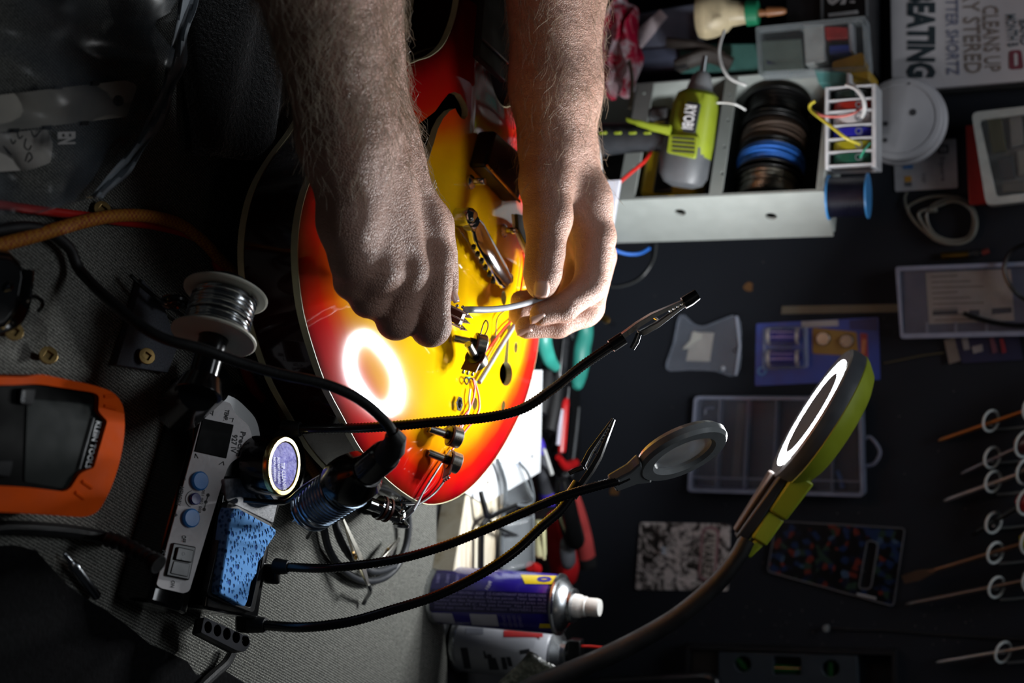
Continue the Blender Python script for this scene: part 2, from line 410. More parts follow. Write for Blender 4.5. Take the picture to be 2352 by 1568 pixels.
# neck, off to the left under the far arm
NECK = mat('dark_neck_wood', '#2a0f0a', .3); FRET = mat('rosewood', '#1d120c', .5)
mb = MB(); mb.loft([[gst(s, .0135 + w_, z) for w_, z in ((-.026, .108), (.026, .108), (.022, .094), (0, .086), (-.022, .094))] for s in (.40, .5, .7, .95)]); part('neck', mb, NECK, guitar)
mb = MB().prism([gst(.345, -.014, .105), gst(.95, -.008, .108), gst(.95, .034, .108), gst(.345, .042, .105)], V((0, 0, .006))); part('fingerboard', mb, FRET, guitar, bevel=.001)
for k in range(14):
    s = .36 + .56 * (1 - 2 ** (-k / 12)) / (1 - 2 ** (-13 / 12)); mb = MB().tube([gst(s, -.012, .1118), gst(s, .039, .1118)], .0011, 6); part('fret', mb, STEEL, guitar)
# ------------------------------------------------------------------ the lit lamp: ring light on a black gooseneck
LIME = mat('lime_plastic', '#98a62a', .45, var=.06)
LC = at(1868, 950, 1.10)
lr = ray(1868, 950).normalized(); lu = (UP - lr * UP.dot(lr)).normalized(); lv = (RI - lr * RI.dot(lr)); lv = (lv - lu * lv.dot(lu)).normalized()
l1 = (lu * -.53 + lv * .848 + lr * -.03).normalized()                     # towards the handle
l3 = (lu * -.849 - lv * .529 - lr * .14); l3 = (l3 - l1 * l3.dot(l1)).normalized()   # the way the light faces
l2 = l3.cross(l1)
def lp(a, b, c): return LC + (l1 * a + l2 * b + l3 * c) * .90
lamp = top('clamp_lamp', at(1280, 1640, 1.10), 'lime and grey ring lamp, lit, on a black gooseneck before the wall', 'lamp')
def disc(mb, prof, n=40):
    return mb.loft([[lp(r * math.cos(2 * PI * i / n) + (r - .07) * 0, r * math.sin(2 * PI * i / n), h) for i in range(n)] for r, h in prof])
mb = MB(); disc(mb, [(.0705, -.012), (.0715, -.004), (.070, .0015), (.0675, .003), (.058, .0022), (.0575, 0), (.0445, 0), (.044, .0022), (.03, .003), (.001, .003)]); part('lamp_face', mb, mat('lamp_grey', '#4b4f55', .4), lamp)
t = NT('led_ring'); t.set(color='#ffffff', emit=t.ramp(t.noise(40), [(.2, '#f4fbff'), (.8, '#ffffff')]), estr=370.0); LED = t.m
mb = MB(); mb.loft([[lp(r * math.cos(2 * PI * i / 48), r * math.sin(2 * PI * i / 48), .0016) for i in range(48)] for r in (.0572, .0447)], False); part('led_ring', mb, LED, lamp)
mb = MB(); disc(mb, [(.001, -.031), (.05, -.031), (.060, -.027), (.068, -.018), (.0712, -.0125), (.0705, -.0115), (.001, -.0115)]); part('lamp_shell', mb, LIME, lamp)
# handle: lime back, dark grey front, steps
def bar(a0, a1, w0, w1, c0, c1, c2, c3, m_, nm, bev=.002):
    mb = MB(); mb.loft([[lp(a0, -w0, c0), lp(a0, w0, c0), lp(a0, w0, c1), lp(a0, -w0, c1)], [lp(a1, -w1, c2), lp(a1, w1, c2), lp(a1, w1, c3), lp(a1, -w1, c3)]]); return part(nm, mb, m_, lamp, bevel=bev)
bar(.055, .098, .030, .019, -.0305, -.010, -.0285, -.010, LIME, 'handle_shell')
bar(.098, .128, .017, .016, -.0275, -.010, -.026, -.010, LIME, 'handle_shell')
bar(.128, .146, .014, .012, -.024, -.014, -.020, -.012, LIME, 'handle_shell')
bar(.060, .136, .026, .012, -.010, -.0005, -.010, .002, DGREY, 'handle_front')
bar(.066, .132, .012, .008, -.0005, .006, .0005, .006, mat('brown_grey', '#4e4542', .5), 'switch_strip')
mb = MB().box(lp(.0, .0, -.0315), (.001, .001, .001)); q = [lp(-.035 + a, b, -.0318) for a, b in ((-.006, -.006), (.006, -.006), (.006, .006), (-.006, .006))]
mb = MB().tube(smooth_path(q, 3, True), .0006, 5, closed=True); part('latch_mark', mb, DGREY, lamp)
pts = smooth_path([(1716, 1238, 1.095), (1690, 1285, 1.095), (1640, 1345, 1.096), (1560, 1413, 1.098), (1480, 1462, 1.100), (1400, 1503, 1.100), (1310, 1542, 1.100), (1200, 1590, 1.100), (1130, 1650, 1.105), (1075, 1750, 1.120)], 6)
mb = MB().tube([at(*p) for p in pts], [.0072 + .0016 * min(i / 30, 1) for i in range(len(pts))], 14); part('gooseneck', mb, RUBBER, lamp)
e = at(1075, 1750, 1.12); mb = MB().cyl((e.x, e.y, .001), (e.x, e.y, .03), .045, 24, .03); mb.tube([e, (e.x + .01, e.y, .06), (e.x, e.y, .02)], .010); part('lamp_foot', mb, RUBBER, lamp)
# ------------------------------------------------------------------ the person: two bare forearms and hands, one continuous skin each, grown from a distance field
def pxr(p): return p[3] * p[2] / F
class SDF:
    def __init__(s, lo, hi, h):
        s.lo = np.array(lo); s.h = h; s.n = np.ceil((np.array(hi) - s.lo) / h).astype(int); s.d = np.full(s.n, .03, np.float32)
    def cone(s, a, b, k=.008, sub=False):
        """round cone between pixel-space joints (px, py, distance, radius in px), smoothly merged"""
        pa, pb = np.array(at(*a[:3])), np.array(at(*b[:3])); ra, rb = pxr(a), pxr(b); m = max(ra, rb) + .03
        i0 = np.clip(((np.minimum(pa, pb) - m - s.lo) / s.h).astype(int), 0, s.n); i1 = np.clip(((np.maximum(pa, pb) + m - s.lo) / s.h).astype(int) + 1, 0, s.n)
        if (i1 <= i0).any(): return
        X = [(s.lo[i] + s.h * np.arange(i0[i], i1[i])).astype(np.float32) for i in range(3)]
        x, y, z = X[0][:, None, None] - pa[0], X[1][None, :, None] - pa[1], X[2][None, None, :] - pa[2]
        ab = pb - pa; L = max((ab * ab).sum(), 1e-9); t = np.clip((x * ab[0] + y * ab[1] + z * ab[2]) / L, 0, 1)
        q = np.sqrt((x - ab[0] * t) ** 2 + (y - ab[1] * t) ** 2 + (z - ab[2] * t) ** 2) - (ra + (rb - ra) * t)
        sl = tuple(slice(i0[i], i1[i]) for i in range(3)); d = s.d[sl]
        if sub: d, q = -d, q
        hh = np.clip(.5 + .5 * (d - q) / k, 0, 1); r = d * (1 - hh) + q * hh - k * hh * (1 - hh)
        s.d[sl] = -r if sub else r
    def chain(s, pts, k=.006):
        for a, b in zip(pts, pts[1:]): s.cone(a, b, k)
    def mesh(s):
        g = openvdb.FloatGrid(.03); g.copyFromArray(s.d); g.transform = openvdb.createLinearTransform(voxelSize=s.h)
        v, q = g.convertToQuads(0.0); return v + s.lo, q
def fit(prims, h):
    P = np.array([np.array(at(*p[:3])) for c in prims for p in c[0]]); r = .06; return SDF(P.min(0) - r, P.max(0) + r, h)
# near (right) hand: back of the hand to us, fingers curled over the switch
A = [([(640, -520, .74, 118), (672, -120, .785, 104), (786, 330, .815, 86), (800, 400, .82, 74)], .02),
     ([(760, -520, .80, 120), (812, -120, .835, 106), (872, 330, .875, 72), (892, 410, .88, 70)], .025),
     ([(745, -60, .79, 100), (835, 300, .838, 76)], .02),
     ([(905, 400, .875, 66), (960, 510, .885, 56), (992, 598, .884, 50)], .014),
     ([(870, 400, .85, 74), (930, 625, .862, 56)], .012),
     ([(835, 400, .835, 74), (868, 620, .842, 54)], .012),
     ([(806, 400, .82, 72), (798, 510, .82, 62), (812, 600, .83, 52)], .012),
     ([(920, 430, .895, 60), (985, 520, .903, 52), (1004, 585, .908, 40), (1012, 636, .910, 34), (1024, 668, .908, 27)], .009),   # thumb
     ([(992, 598, .882, 52), (990, 645, .876, 47), (990, 748, .872, 44), (988, 752, .877, 42), (984, 700, .905, 37), (1004, 690, .918, 29)], .004),  # index
     ([(930, 625, .860, 54), (908, 735, .862, 42), (910, 738, .868, 40), (925, 680, .897, 35), (958, 690, .915, 29)], .004),   # middle
     ([(868, 622, .842, 52), (846, 688, .850, 38), (856, 690, .860, 35), (890, 640, .887, 31)], .006),   # ring
     ([(812, 600, .830, 51), (806, 648, .841, 36), (818, 652, .850, 32), (852, 610, .875, 28)], .006)]   # little
A = [([(x, y, d * (.90 + .055 * min(max((y + 120) / 520, 0), 1)), r) for x, y, d, r in pts], k) for pts, k in A]
# far (left) hand: thumb nearest, fingers curling back over the wire
B = [([(1270, -520, .92, 120), (1262, -120, .935, 110), (1268, 200, .93, 86), (1268, 340, .91, 76)], .02),
     ([(1300, -520, .95, 120), (1296, -120, .955, 108), (1284, 200, .95, 84), (1288, 340, .935, 76)], .02),
     ([(1268, 330, .912, 76), (1256, 420, .892, 62), (1259, 500, .882, 54), (1252, 585, .876, 42), (1246, 630, .873, 41), (1243, 655, .872, 33)], .006),  # thumb
     ([(1290, 350, .92, 72), (1342, 460, .914, 58), (1367, 545, .910, 47)], .012),
     ([(1300, 360, .94, 74), (1366, 585, .940, 46)], .012),
     ([(1290, 360, .955, 74), (1345, 605, .965, 44)], .012),
     ([(1280, 370, .97, 66), (1325, 610, .985, 42)], .012),
     ([(1367, 545, .910, 47), (1358, 648, .900, 38), (1352, 660, .897, 37), (1296, 706, .884, 32), (1243, 722, .878, 27)], .004),   # index
     ([(1370, 590, .940, 46), (1350, 705, .918, 37), (1342, 714, .914, 36), (1282, 744, .902, 31), (1208, 752, .893, 26)], .004),  # middle
     ([(1345, 610, .965, 44), (1306, 712, .952, 35), (1240, 724, .938, 31), (1193, 722, .928, 26)], .004),   # ring
     ([(1325, 612, .985, 42), (1284, 690, .972, 31), (1226, 692, .958, 28), (1196, 690, .948, 24)], .004)]   # little
KB = 1.13
B = [([(x, y, d * (1.06 + .07 * min(max(y / 400, 0), 1)), r) for x, y, d, r in pts], k) for pts, k in B]
t = NT('skin')
n1, n2 = t.noise(22, 4, .6), t.noise(90, 4, .6)
base = t.ramp(n1, [(.25, '#a87f6c'), (.5, '#b99180'), (.75, '#c6a293')])
spots = t.n('ShaderNodeTexVoronoi'); spots.inputs['Scale'].default_value = 55; t.l(t.co, spots.inputs['Vector'])
sp = t.mapr(spots.outputs['Distance'], .06, .12, .35, 0)
base = t.mix(t.math('MULTIPLY', sp, t.mapr(n2, .5, .6, 0, 1)), base, '#7b4a35')
mp = t.n('ShaderNodeMapping'); mp.inputs['Scale'].default_value = (1.5, .55, .55); mp.inputs['Rotation'].default_value = (0, 0, .35); t.l(t.co, mp.inputs[0])
wr = t.noise(170, 4, .65, mp.outputs[0], .4); vo = t.n('ShaderNodeTexVoronoi', feature='DISTANCE_TO_EDGE'); vo.inputs['Scale'].default_value = 620; t.l(t.co, vo.inputs['Vector'])
bh = t.math('ADD', t.math('MULTIPLY', wr, 1.0), t.math('MULTIPLY', t.mapr(vo.outputs['Distance'], 0, .25, 0, 1), .22))
t.set(color=base, rough=t.mapr(n2, .3, .7, .42, .62), spec=.35, sss=.15, sssr=.003); t.b.inputs['Subsurface Radius'].default_value = (1, .35, .2); t.bump(bh, .8, .0018)
SKIN = t.m
person = top('person', at(760, -520, .9), 'person with bare hairy forearms holding a switch and grey wire over the guitar', 'person')
mb = MB()
for prims in (A, B):
    sd = fit(prims, .0014)
    for pts, k in prims: sd.chain(pts, k)
    v, q = sd.mesh(); mb.add([tuple(p) for p in v], [tuple(int(i) for i in f) for f in q])
body = part('body', mb, SKIN, person, ang=180)
sm = body.modifiers.new('smooth', 'SMOOTH'); sm.factor = .5; sm.iterations = 4
# fingernails
NAIL = mat('fingernail', '#d8b3a6', .25, var=.05)
def nail(c, along, nrm, l, w_):
    al = V(along).normalized(); nn = V(nrm); nn = (nn - al * nn.dot(al)).normalized(); sd_ = nn.cross(al); rows = []
    for i in range(7):
        u = -1 + i / 3; ww = w_ * (1 - .25 * max(0, u) ** 3 - .3 * max(0, -u) ** 3)
        rows.append([V(c) + al * (u * l) + sd_ * (ww * x) - nn * (.35 * ww * x * x + .10 * l * u * u) for x in (-1, -.66, -.33, 0, .33, .66, 1)])
    return part('fingernail', MB().loft(rows, False, False), NAIL, person, solid=.0007)
def imd(x, y, zc=0): return UP * x + RI * y - FW * zc     # direction: picture right, picture down, towards us
nail(at(1047, 676, .903 * .955), imd(.35, .9), imd(.85, -.2, .5), .0052, .0042)
nail(at(1244, 664, .860 * KB), imd(-.05, 1, -.25), imd(.0, .3, 1), .0062, .0058)
nail(at(1236, 735, .871 * KB), imd(-.93, .3, .1), imd(.25, .75, .6), .0062, .0044)
nail(at(1205, 766, .887 * KB), imd(-1, .12, .1), imd(.2, .75, .6), .0060, .0042)
# ------------------------------------------------------------------ soldering station, its arms, spool, tin, sponge, iron; the multimeter
BLK = mat('black_gloss_plastic', '#0a0a0b', .2, coat=.4)
PO = tab(475, 912, .028); pe = tab(358, 1345, .028)
pa = (pe - PO).normalized(); pb = V((-pa.y, pa.x, 0))              # along the front, and backwards
pn = (V((0, 0, 1)) * .927 - pb * .375).normalized()                 # the front panel slopes up and back
pp = pick(PO, pn)
G0 = V((PO.x, PO.y, 0))
def sl(a, b, z): return G0 + pa * a + pb * b + V((0, 0, z))
station = top('soldering_station', sl(.06, .04, 0), 'black soldering station with silver front panel and gooseneck helping arms', 'soldering station')
LN = (pe - PO).length
mb = MB(); prof = [(0, 0), (0, .026), (.0185, .0342), (.0205, .0350), (.023, .0335), (.030, .033), (.030, 0)]
mb.prism([sl(-.012, b, z) for b, z in prof], pa * (LN + .022))
tz = .040; rim = [tab(x, y, tz) for x, y in ((512, 1130), (660, 1120), (628, 1212), (594, 1424), (470, 1398))]
mb.prism(rim, V((0, 0, -tz + .006)))
part('housing', mb, BLK, station, bevel=.0025, label='glossy black housing')
# the sponge well: a walled tray
tr = rpoly([(524, 1150), (626, 1203), (583, 1408), (474, 1366)], 9); ti = rpoly([(536, 1166), (616, 1209), (576, 1396), (486, 1358)], 8)
mb = MB().holed([tab(x, y, .0445) for x, y in tr], [[tab(x, y, .0445) for x, y in ti]], V((0, 0, -.0045))); part('sponge_tray', mb, BLACK, station, bevel=.0008)
mb = MB().prism([tab(x, y, .0412) for x, y in rpoly([(516, 1100), (652, 1090), (628, 1202), (520, 1150)], 5)], V((0, 0, -.004)))
part('tip_plate', mb, mat('dusty_grey_plate', '#77787c', .55, scale=300, var=.45, bump=.4), station, bevel=.0006)
# left hump carrying the display, cup for the tin, spool foot
hump = rpoly([(452, 880), (545, 900), (600, 955), (612, 1020), (596, 1075), (545, 1105), (440, 1100)], 26)
mb = MB().prism([pp(x, y, .0025) - pn * .0035 for x, y in hump], -pn * .03); part('display_hump', mb, BLK, station, bevel=.003)
cc = tab(648, 1072, .050); mb = MB().lathe([(.0255, -.048), (.0255, .001), (.0245, .003), (.0225, .003), (.0225, -.004), (.001, -.004)], cc, (0, 0, 1), 32); part('tin_cup', mb, BLK, station)
mb = MB(); mb.prism([tab(x, y, .024) for x, y in rpoly([(452, 868), (560, 884), (664, 990), (690, 1040), (560, 1080), (470, 960)], 12)], V((0, 0, -.021))); part('rear_wing', mb, BLK, station, bevel=.003)
# silver panel
panel = rpoly([(474, 911), (527, 926), (537, 950), (570, 978), (578, 1012), (566, 1040), (526, 1062), (513, 1092), (432, 1358), (418, 1362), (366, 1350), (357, 1342)], [8, 7, 12, 12, 20, 14, 18, 14, 10, 3, 8, 4])
PANEL = mat('silver_panel', '#c4c0c1', .5, scale=500, var=.05)
mb = MB().prism([pp(x, y, .0004) for x, y in panel], pn * .0009); part('front_panel', mb, PANEL, station)
def pslab(px, h0, h1, m_, nm, bev=0., **kw): mb = MB().prism([pp(x, y, h0) for x, y in px], pn * (h1 - h0)); return part(nm, mb, m_, station, bevel=bev, **kw)
pslab([(462, 961), (533, 976), (516, 1053), (443, 1037)], .001, .0021, mat('display_glass', '#050506', .5, spec=.05), 'display_window', .0003)
INK = mat('black_print', '#111113', .6, var=0)
PB = mat('blue_button', '#2a7fd0', .35)
for (x, y, r, h, m_, nm) in ((453, 1105, 19, .0034, PB, 'button'), (433, 1190, 19, .0034, PB, 'button'), (443, 1146, 12, .003, mat('indigo_button', '#1a1a78', .25), 'button')):
    c = pp(x, y, .001); rr = (pp(x + r, y, .001) - pp(x - r, y, .001)).length / 2; mb = MB().lathe([(rr, 0), (rr, h * .75), (rr * .85, h), (.0001, h * 1.02)], c, pn, 24); part(nm, mb, m_, station)
pslab(rpoly([(391, 1246), (444, 1256), (428, 1333), (374, 1322)], 4), .001, .0035, BLACK, 'power_switch', .0008)
pslab(rpoly([(398, 1256), (435, 1264), (429, 1293), (391, 1286)], 3), .0035, .0056, BLACK, 'switch_rocker', .0006)
pslab(rpoly([(391, 1288), (428, 1295), (423, 1325), (383, 1317)], 3), .0035, .0042, BLACK, 'switch_rocker', .0006)
def ptext(s_, a, b, c, bold=.02, m_=INK, lift=.0016): return lettering(s_, m_, station, pp(*a), pp(*b), pp(*c), bold, lift=lift)
ptext('TEMP.', (515, 940), (510, 966), (524, 942), .03); ptext('SET', (479, 935), (476, 953), (489, 937), .03)
ptext('Preciva', (551, 991), (539, 1048), (562, 993), .03); ptext('927 IV', (531, 998), (527, 1040), (543, 999), .02)
ptext('MEMORY', (411, 1117), (402, 1161), (420, 1119), .02); ptext('OFF', (415, 1229), (413, 1245), (425, 1230), .02); ptext('ON', (391, 1332), (389, 1348), (399, 1334), .02)
ptext('POWER', (370, 1263), (365, 1300), (378, 1265), .02); ptext('-', (420, 1095), (420, 1103), (423, 1095), .08); ptext('+', (397, 1178), (396, 1186), (405, 1179), .05)
ptext('001 002 003', (462, 1124), (452, 1177), (468, 1125), .01)
ptext('O', (407, 1268), (406, 1276), (414, 1269), .0, GREY, .0059); ptext('I', (405, 1283), (405, 1286), (412, 1284), .0, GREY, .0059)
def mark(pts, r=.00022): part('panel_mark', MB().tube([pp(*p, .0016) for p in pts], r, 4), INK, station)
for a, b, c in (((464, 948), (464, 958), (472, 949)), ((533, 961), (530, 970), (524, 961)), ((446, 1042), (444, 1052), (452, 1053)), ((510, 1060), (511, 1069), (500, 1067))): mark([a if a[0] < 470 or a[1] > 1000 else a, b]); mark([a, c])
mark([(443 + 20 * math.cos(k), 1146 + 20 * math.sin(k)) for k in [2.0 + i * .22 for i in range(12)]])
for x, y in ((475, 1137), (470, 1153), (466, 1170)): part('panel_dot', MB().lathe([(.0011, 0), (.0011, .0003), (.0001, .0003)], pp(x, y, .0014), pn, 12), INK, station)
mark([(475, 1137), (470, 1153), (466, 1170)], .0002)
# tip block with five holes
tp = tab(520, 1452, .04); tv = rpoly([(468, 1416), (556, 1458), (576, 1473), (566, 1494), (540, 1493), (463, 1450)], 3)
tf = pick(tp, (V((0, 0, 1)) * .8 - pb * .6).normalized()); tn = (V((0, 0, 1)) * .8 - pb * .6).normalized()
hs = []
for i in range(5):
    x, y = 478 + 21.5 * i, 1440 + 7.6 * i; hs.append([tf(x + 9 * math.cos(k * PI / 8), y + 14 * math.sin(k * PI / 8)) for k in range(16)])
tv = rpoly([(469, 1416), (570, 1462), (576, 1478), (563, 1496), (545, 1494), (462, 1452)], 3)
mb = MB().holed([tf(x, y) for x, y in tv], hs, -tn * .012); part('tip_block', mb, mat('worn_grey_block', '#3b3b42', .5), station, bevel=.0006)
mb = MB().prism([tf(x, y) - tn * .0121 for x, y in tv], -tn * .006); part('tip_block_back', mb, BLACKM, station)
# power lead with a ribbed boot
pl = path([(365, 1297, .735), (345, 1283, .738), (318, 1268, .742), (285, 1250, .748), (250, 1238, .752)]); 
mb = MB().tube(pl, [.0042 + .0007 * (i % 3 == 0) for i in range(len(pl))], 12); mb.tube(pl[:5], .0055, 12); part('strain_relief', mb, RUBBER, station)
mb = MB().tube([tab(x, y, .005) for x, y, _ in smooth_path([(250, 1238, 0), (200, 1226, 0), (120, 1216, 0), (0, 1212, 0), (-160, 1230, 0)], 5)], .004, 10); mb.tube([pl[-1], tab(250, 1238, .005)], .004, 10); part('power_lead', mb, RUBBER, station)
# gooseneck arms: ribbed tube, boot, clip or magnifier
GNECK = mat('gooseneck_black', '#121214', .3, coat=.3)
def gooseneck(px, r, boot0, boot1):
    P = smooth_path(px, 14); P = [at(*p) for p in P]; pts = [P[0]]; acc = 0; step = .0011
    for a, b in zip(P, P[1:]):
        L = (b - a).length; u = step - acc
        while u <= L: pts.append(a.lerp(b, u / L)); u += step
        acc = (acc + L) % step
    mb = MB().tube(pts, [r * (1.0 if i % 2 else .86) for i in range(len(pts))], 10); arm = part('gooseneck_arm', mb, GNECK, station, ang=180)
    mb = MB(); k = int(boot0 / step); mb.tube(pts[:k], [r * 1.7 - r * .35 * i / max(k - 1, 1) for i in range(k)], 14); part('arm_boot', mb, RUBBER, arm)
    if boot1: k = int(boot1 / step); mb = MB().tube(pts[-k:], r * 1.25, 14); part('clip_sleeve', mb, BLACK, arm)
    return arm, pts
def clip(arm, p0, p1, up_, L2=None, w=.0042):
    """crocodile clip from p0 to p1"""
    p0, p1 = V(p0), V(p1); ax = (p1 - p0); L = ax.length; ax = ax / L; u = (V(up_) - ax * V(up_).dot(ax)).normalized(); s_ = ax.cross(u)
    def c(a, b, h): return p0 + ax * (a * L) + u * (b * w) + s_ * (h * w)
    def jaw(sg, a0):
        mb = MB(); R_ = []
        for a, o_, hw, th in ((a0, .35, .75, .9), (.25, .75, .8, .9), (.45, .85, .8, .8), (.7, .5, .65, .6), (.9, .25, .5, .4), (1, .12, .42, .3)):
            R_.append([c(a, sg * (o_ + th * .5), -hw), c(a, sg * (o_ + th * .55), hw), c(a, sg * (o_ - th * .45), hw * 1.02), c(a, sg * (o_ - th * .3), hw * .8), c(a, sg * (o_ + th * .3), hw * .75), c(a, sg * (o_ + th * .3), -hw * .75), c(a, sg * (o_ - th * .3), -hw * .8), c(a, sg * (o_ - th * .45), -hw * 1.02)])
        mb.loft(R_); return mb
    q = part('alligator_clip', jaw(1, 0), STEEL, arm, bevel=.0002)
    part('clip_jaw', jaw(-1, .22), STEEL, arm, bevel=.0002)
    mb = MB(); mb.tube([c(.22, -.6, 0), c(.14, -1.6, 0), c(.06, -2.3, 0)], [w * .55, w * .6, w * .5], 8, flat=.4); part('clip_lever', mb, STEEL, arm)
    mb = MB().cyl(c(.47, .1, -1.05), c(.47, .1, 1.05), w * .22, 10); 
    for k in range(5): mb.box(c(.66 + .05 * k, .08, .0), (w * .35, w * .35, w * 1.1), Matrix((ax, u, s_)).transposed())
    part('clip_rivet', mb, CHROME, arm)
    return c
a1, q = gooseneck([(652, 984, .872), (700, 985, .868), (860, 981, .862), (1000, 969, .860), (1120, 958, .860), (1200, 938, .861), (1270, 893, .862), (1340, 838, .863), (1435, 774, .865)], .0036, .014, .012)
c = clip(a1, q[-1] + (q[-1] - q[-6]).normalized() * -.002, at(1597, 680, .868), imd(-.45, -.85, .2), w=.0040)
mb = MB().tube([c(.84, 0, 0), c(.93, 0, 0), c(1.03, .1, 0)], [.0046, .0048, .0042], 12, flat=.75); part('tip_sleeve', mb, BLACK, a1)
a2, q = gooseneck([(634, 1300, .868), (665, 1302, .864), (760, 1304, .856), (900, 1286, .852), (1000, 1260, .850), (1100, 1222, .850), (1200, 1178, .852), (1300, 1137, .854), (1424, 1102, .858)], .0033, .012, 0)
a3, q3 = gooseneck([(575, 1432, .862), (620, 1436, .858), (700, 1440, .850), (800, 1428, .848), (900, 1400, .850), (1000, 1368, .853), (1100, 1320, .857), (1180, 1268, .861), (1245, 1208, .866), (1290, 1168, .870), (1330, 1110, .874)], .0036, .013, .012)
clip(a3, q3[-1], at(1410, 962, .880), imd(.9, .35, .3), w=.0040)
for x, y, d in ((624, 1318, .868), (560, 1430, .865)): mb = MB().box(at(x, y, d), (.013, .005, .012)); part('wing_nut', mb, BLACK, station, bevel=.002)
# magnifier head
ml = ray(1540, 1042).normalized(); mu = (UP - ml * UP.dot(ml)).normalized(); mv = RI - ml * RI.dot(ml); mv = (mv - mu * mv.dot(mu)).normalized()
m1 = (mu * .905 - mv * .425).normalized(); mn = (mu * .40 + mv * .84 - ml * .36); mn = (mn - m1 * mn.dot(m1)).normalized(); m2 = mn.cross(m1); MC = at(1566, 1036, .862)
def mp_(a, b, h): return MC + m1 * a + m2 * b + mn * h
MG = mat('grey_magnifier', '#94989a', .3, coat=.2)
def mel(ra, rb, h, n=40, ca=0): return [mp_(ca + ra * math.cos(2 * PI * i / n), rb * math.sin(2 * PI * i / n), h) for i in range(n)]
mb = MB().loft([mel(.0205, .0205, -.0035), mel(.0295, .0295, -.005), mel(.032, .032, -.002), mel(.032, .032, .002), mel(.030, .030, .0045), mel(.0225, .0225, .0045), mel(.0205, .0205, .002), mel(.0205, .0205, -.0035)], False)
part('magnifier_rim', mb, MG, a2)
mb = MB().loft([[mp_(-.027, -.0205, -.0045), mp_(-.027, .0205, -.0045), mp_(-.027, .0205, .004), mp_(-.027, -.0205, .004)], [mp_(-.036, -.0125, -.0045), mp_(-.036, .0125, -.0045), mp_(-.036, .0125, .0035), mp_(-.036, -.0125, .0035)], [mp_(-.051, -.010, -.004), mp_(-.051, .010, -.004), mp_(-.051, .010, .003), mp_(-.051, -.010, .003)]])
part('magnifier_handle', mb, MG, a2, bevel=.0015)
mb = MB().box(mp_(-.043, .004, .0034), (.009, .0022, .0012), Matrix((m1, m2, mn)).transposed()); part('switch_slot', mb, BLACKM, a2)
LENS = clear('magnifier_lens', '#dfe9f2', .14, .03)
mb = MB().loft([mel(r * .0205, r * .0205, h) for r, h in ((.01, .0028), (.4, .0024), (.75, .0014), (1, 0), (.75, -.0014), (.4, -.0024), (.01, -.0028))]); part('lens', mb, LENS, a2)
# spool post, and the spool of solder on it
sc_ = at(505, 724, .772); sr_ = ray(505, 724).normalized(); su = (UP - sr_ * UP.dot(sr_)).normalized(); sv = RI - sr_ * RI.dot(sr_); sv = (sv - su * sv.dot(su)).normalized()
sax = ((su * -.265 + sv * .964) * .9 - sr_ * .43).normalized()
mb = MB().cyl(sc_ - sax * .022, sc_ + sax * .043, .0085, 24); mb.cyl(sc_ - sax * .0235, sc_ - sax * .020, .0125, 24); mb.cyl(sc_ + sax * .041, sc_ + sax * .052, .0105, 24, .014); part('spool_post', mb, BLK, station, bevel=.0006)
e = sc_ + sax * .05; mb = MB().tube([e, e + V((.012, .03, -.035)), tab(476, 880, .02)], [.012, .014, .016], 16); part('spool_bracket', mb, BLK, station)
spool = top('solder_spool', sc_, 'white flanged spool wound with shiny solder wire on the black post', 'solder spool')
IV = mat('ivory_plastic', '#dedccd', .45, var=.03, sss=.1, sssr=.003)
for k, sg in ((-.0135, -1), (.0135, 1)):
    mb = MB(); R0, R1 = .0088, .0252; o_ = sc_ + sax * (k + .001 * sg); mb.lathe([(R0, -.0011), (R1 - .001, -.0011), (R1, -.0004), (R1, .0004), (R1 - .001, .0011), (R0, .0011), (R0, -.0011)], o_, sax, 48, False); part('flange', mb, IV, spool)
mb = MB().lathe([(.0175, -.0125), (.0175, .0125)], sc_, sax, 40, False); part('spool_core', mb, mat('solder_under', '#6f7173', .3, 1.0), spool)
e0 = sax.orthogonal().normalized(); e1 = sax.cross(e0); mb = MB()
for lay in range(2):
    pts = []; turns = 17; ph = rnd.random() * 6
    for i in range(turns * 20 + 1):
        a = 2 * PI * i / 20 + ph; u = i / (turns * 20); zz = (-.0118 + .0236 * u) * (1 if lay == 0 else -.93) + .0009 * math.sin(a * .37 + lay * 2) + .0006 * math.sin(a * .11)
        rr = .0181 + .0006 * lay + .0004 * math.sin(a * .53 + 1) ; pts.append(sc_ + sax * zz + (e0 * math.cos(a) + e1 * math.sin(a)) * rr)
    mb.tube(pts, .00068, 6)
part('solder_wire', mb, mat('solder', '#c6c8ca', .2, 1.0, var=.04), spool)
# small print on the outer flange: rows of fine text
fo = sc_ + sax * .0158; fp = pick(fo, sax)
for k in range(9):
    a0, a1_ = (410 + k * 3.0, 740 + k * 7.5), (500 + k * 4.2, 744 + k * 7.5 - 4)
    if 2 < k < 7: continue
    lettering('ROSIN CORE SOLDER WARNING KEEP DRY' if k % 2 else 'CONTAINS FLUX USE WITH VENTILATION', INK, spool, fp(*a0), fp(*a1_), fp(a0[0] + .6, a0[1] - 4.6), 0, lift=.0003, flip=True)
for k in range(7): lettering('WARNING FLUX DRY', INK, spool, fp(552 + 3 * k, 770 + k * 6), fp(566 + 3 * k - 3 * abs(k - 3), 774 + k * 6), fp(553 + 3 * k, 766 + k * 6), 0, lift=.0003, flip=True)
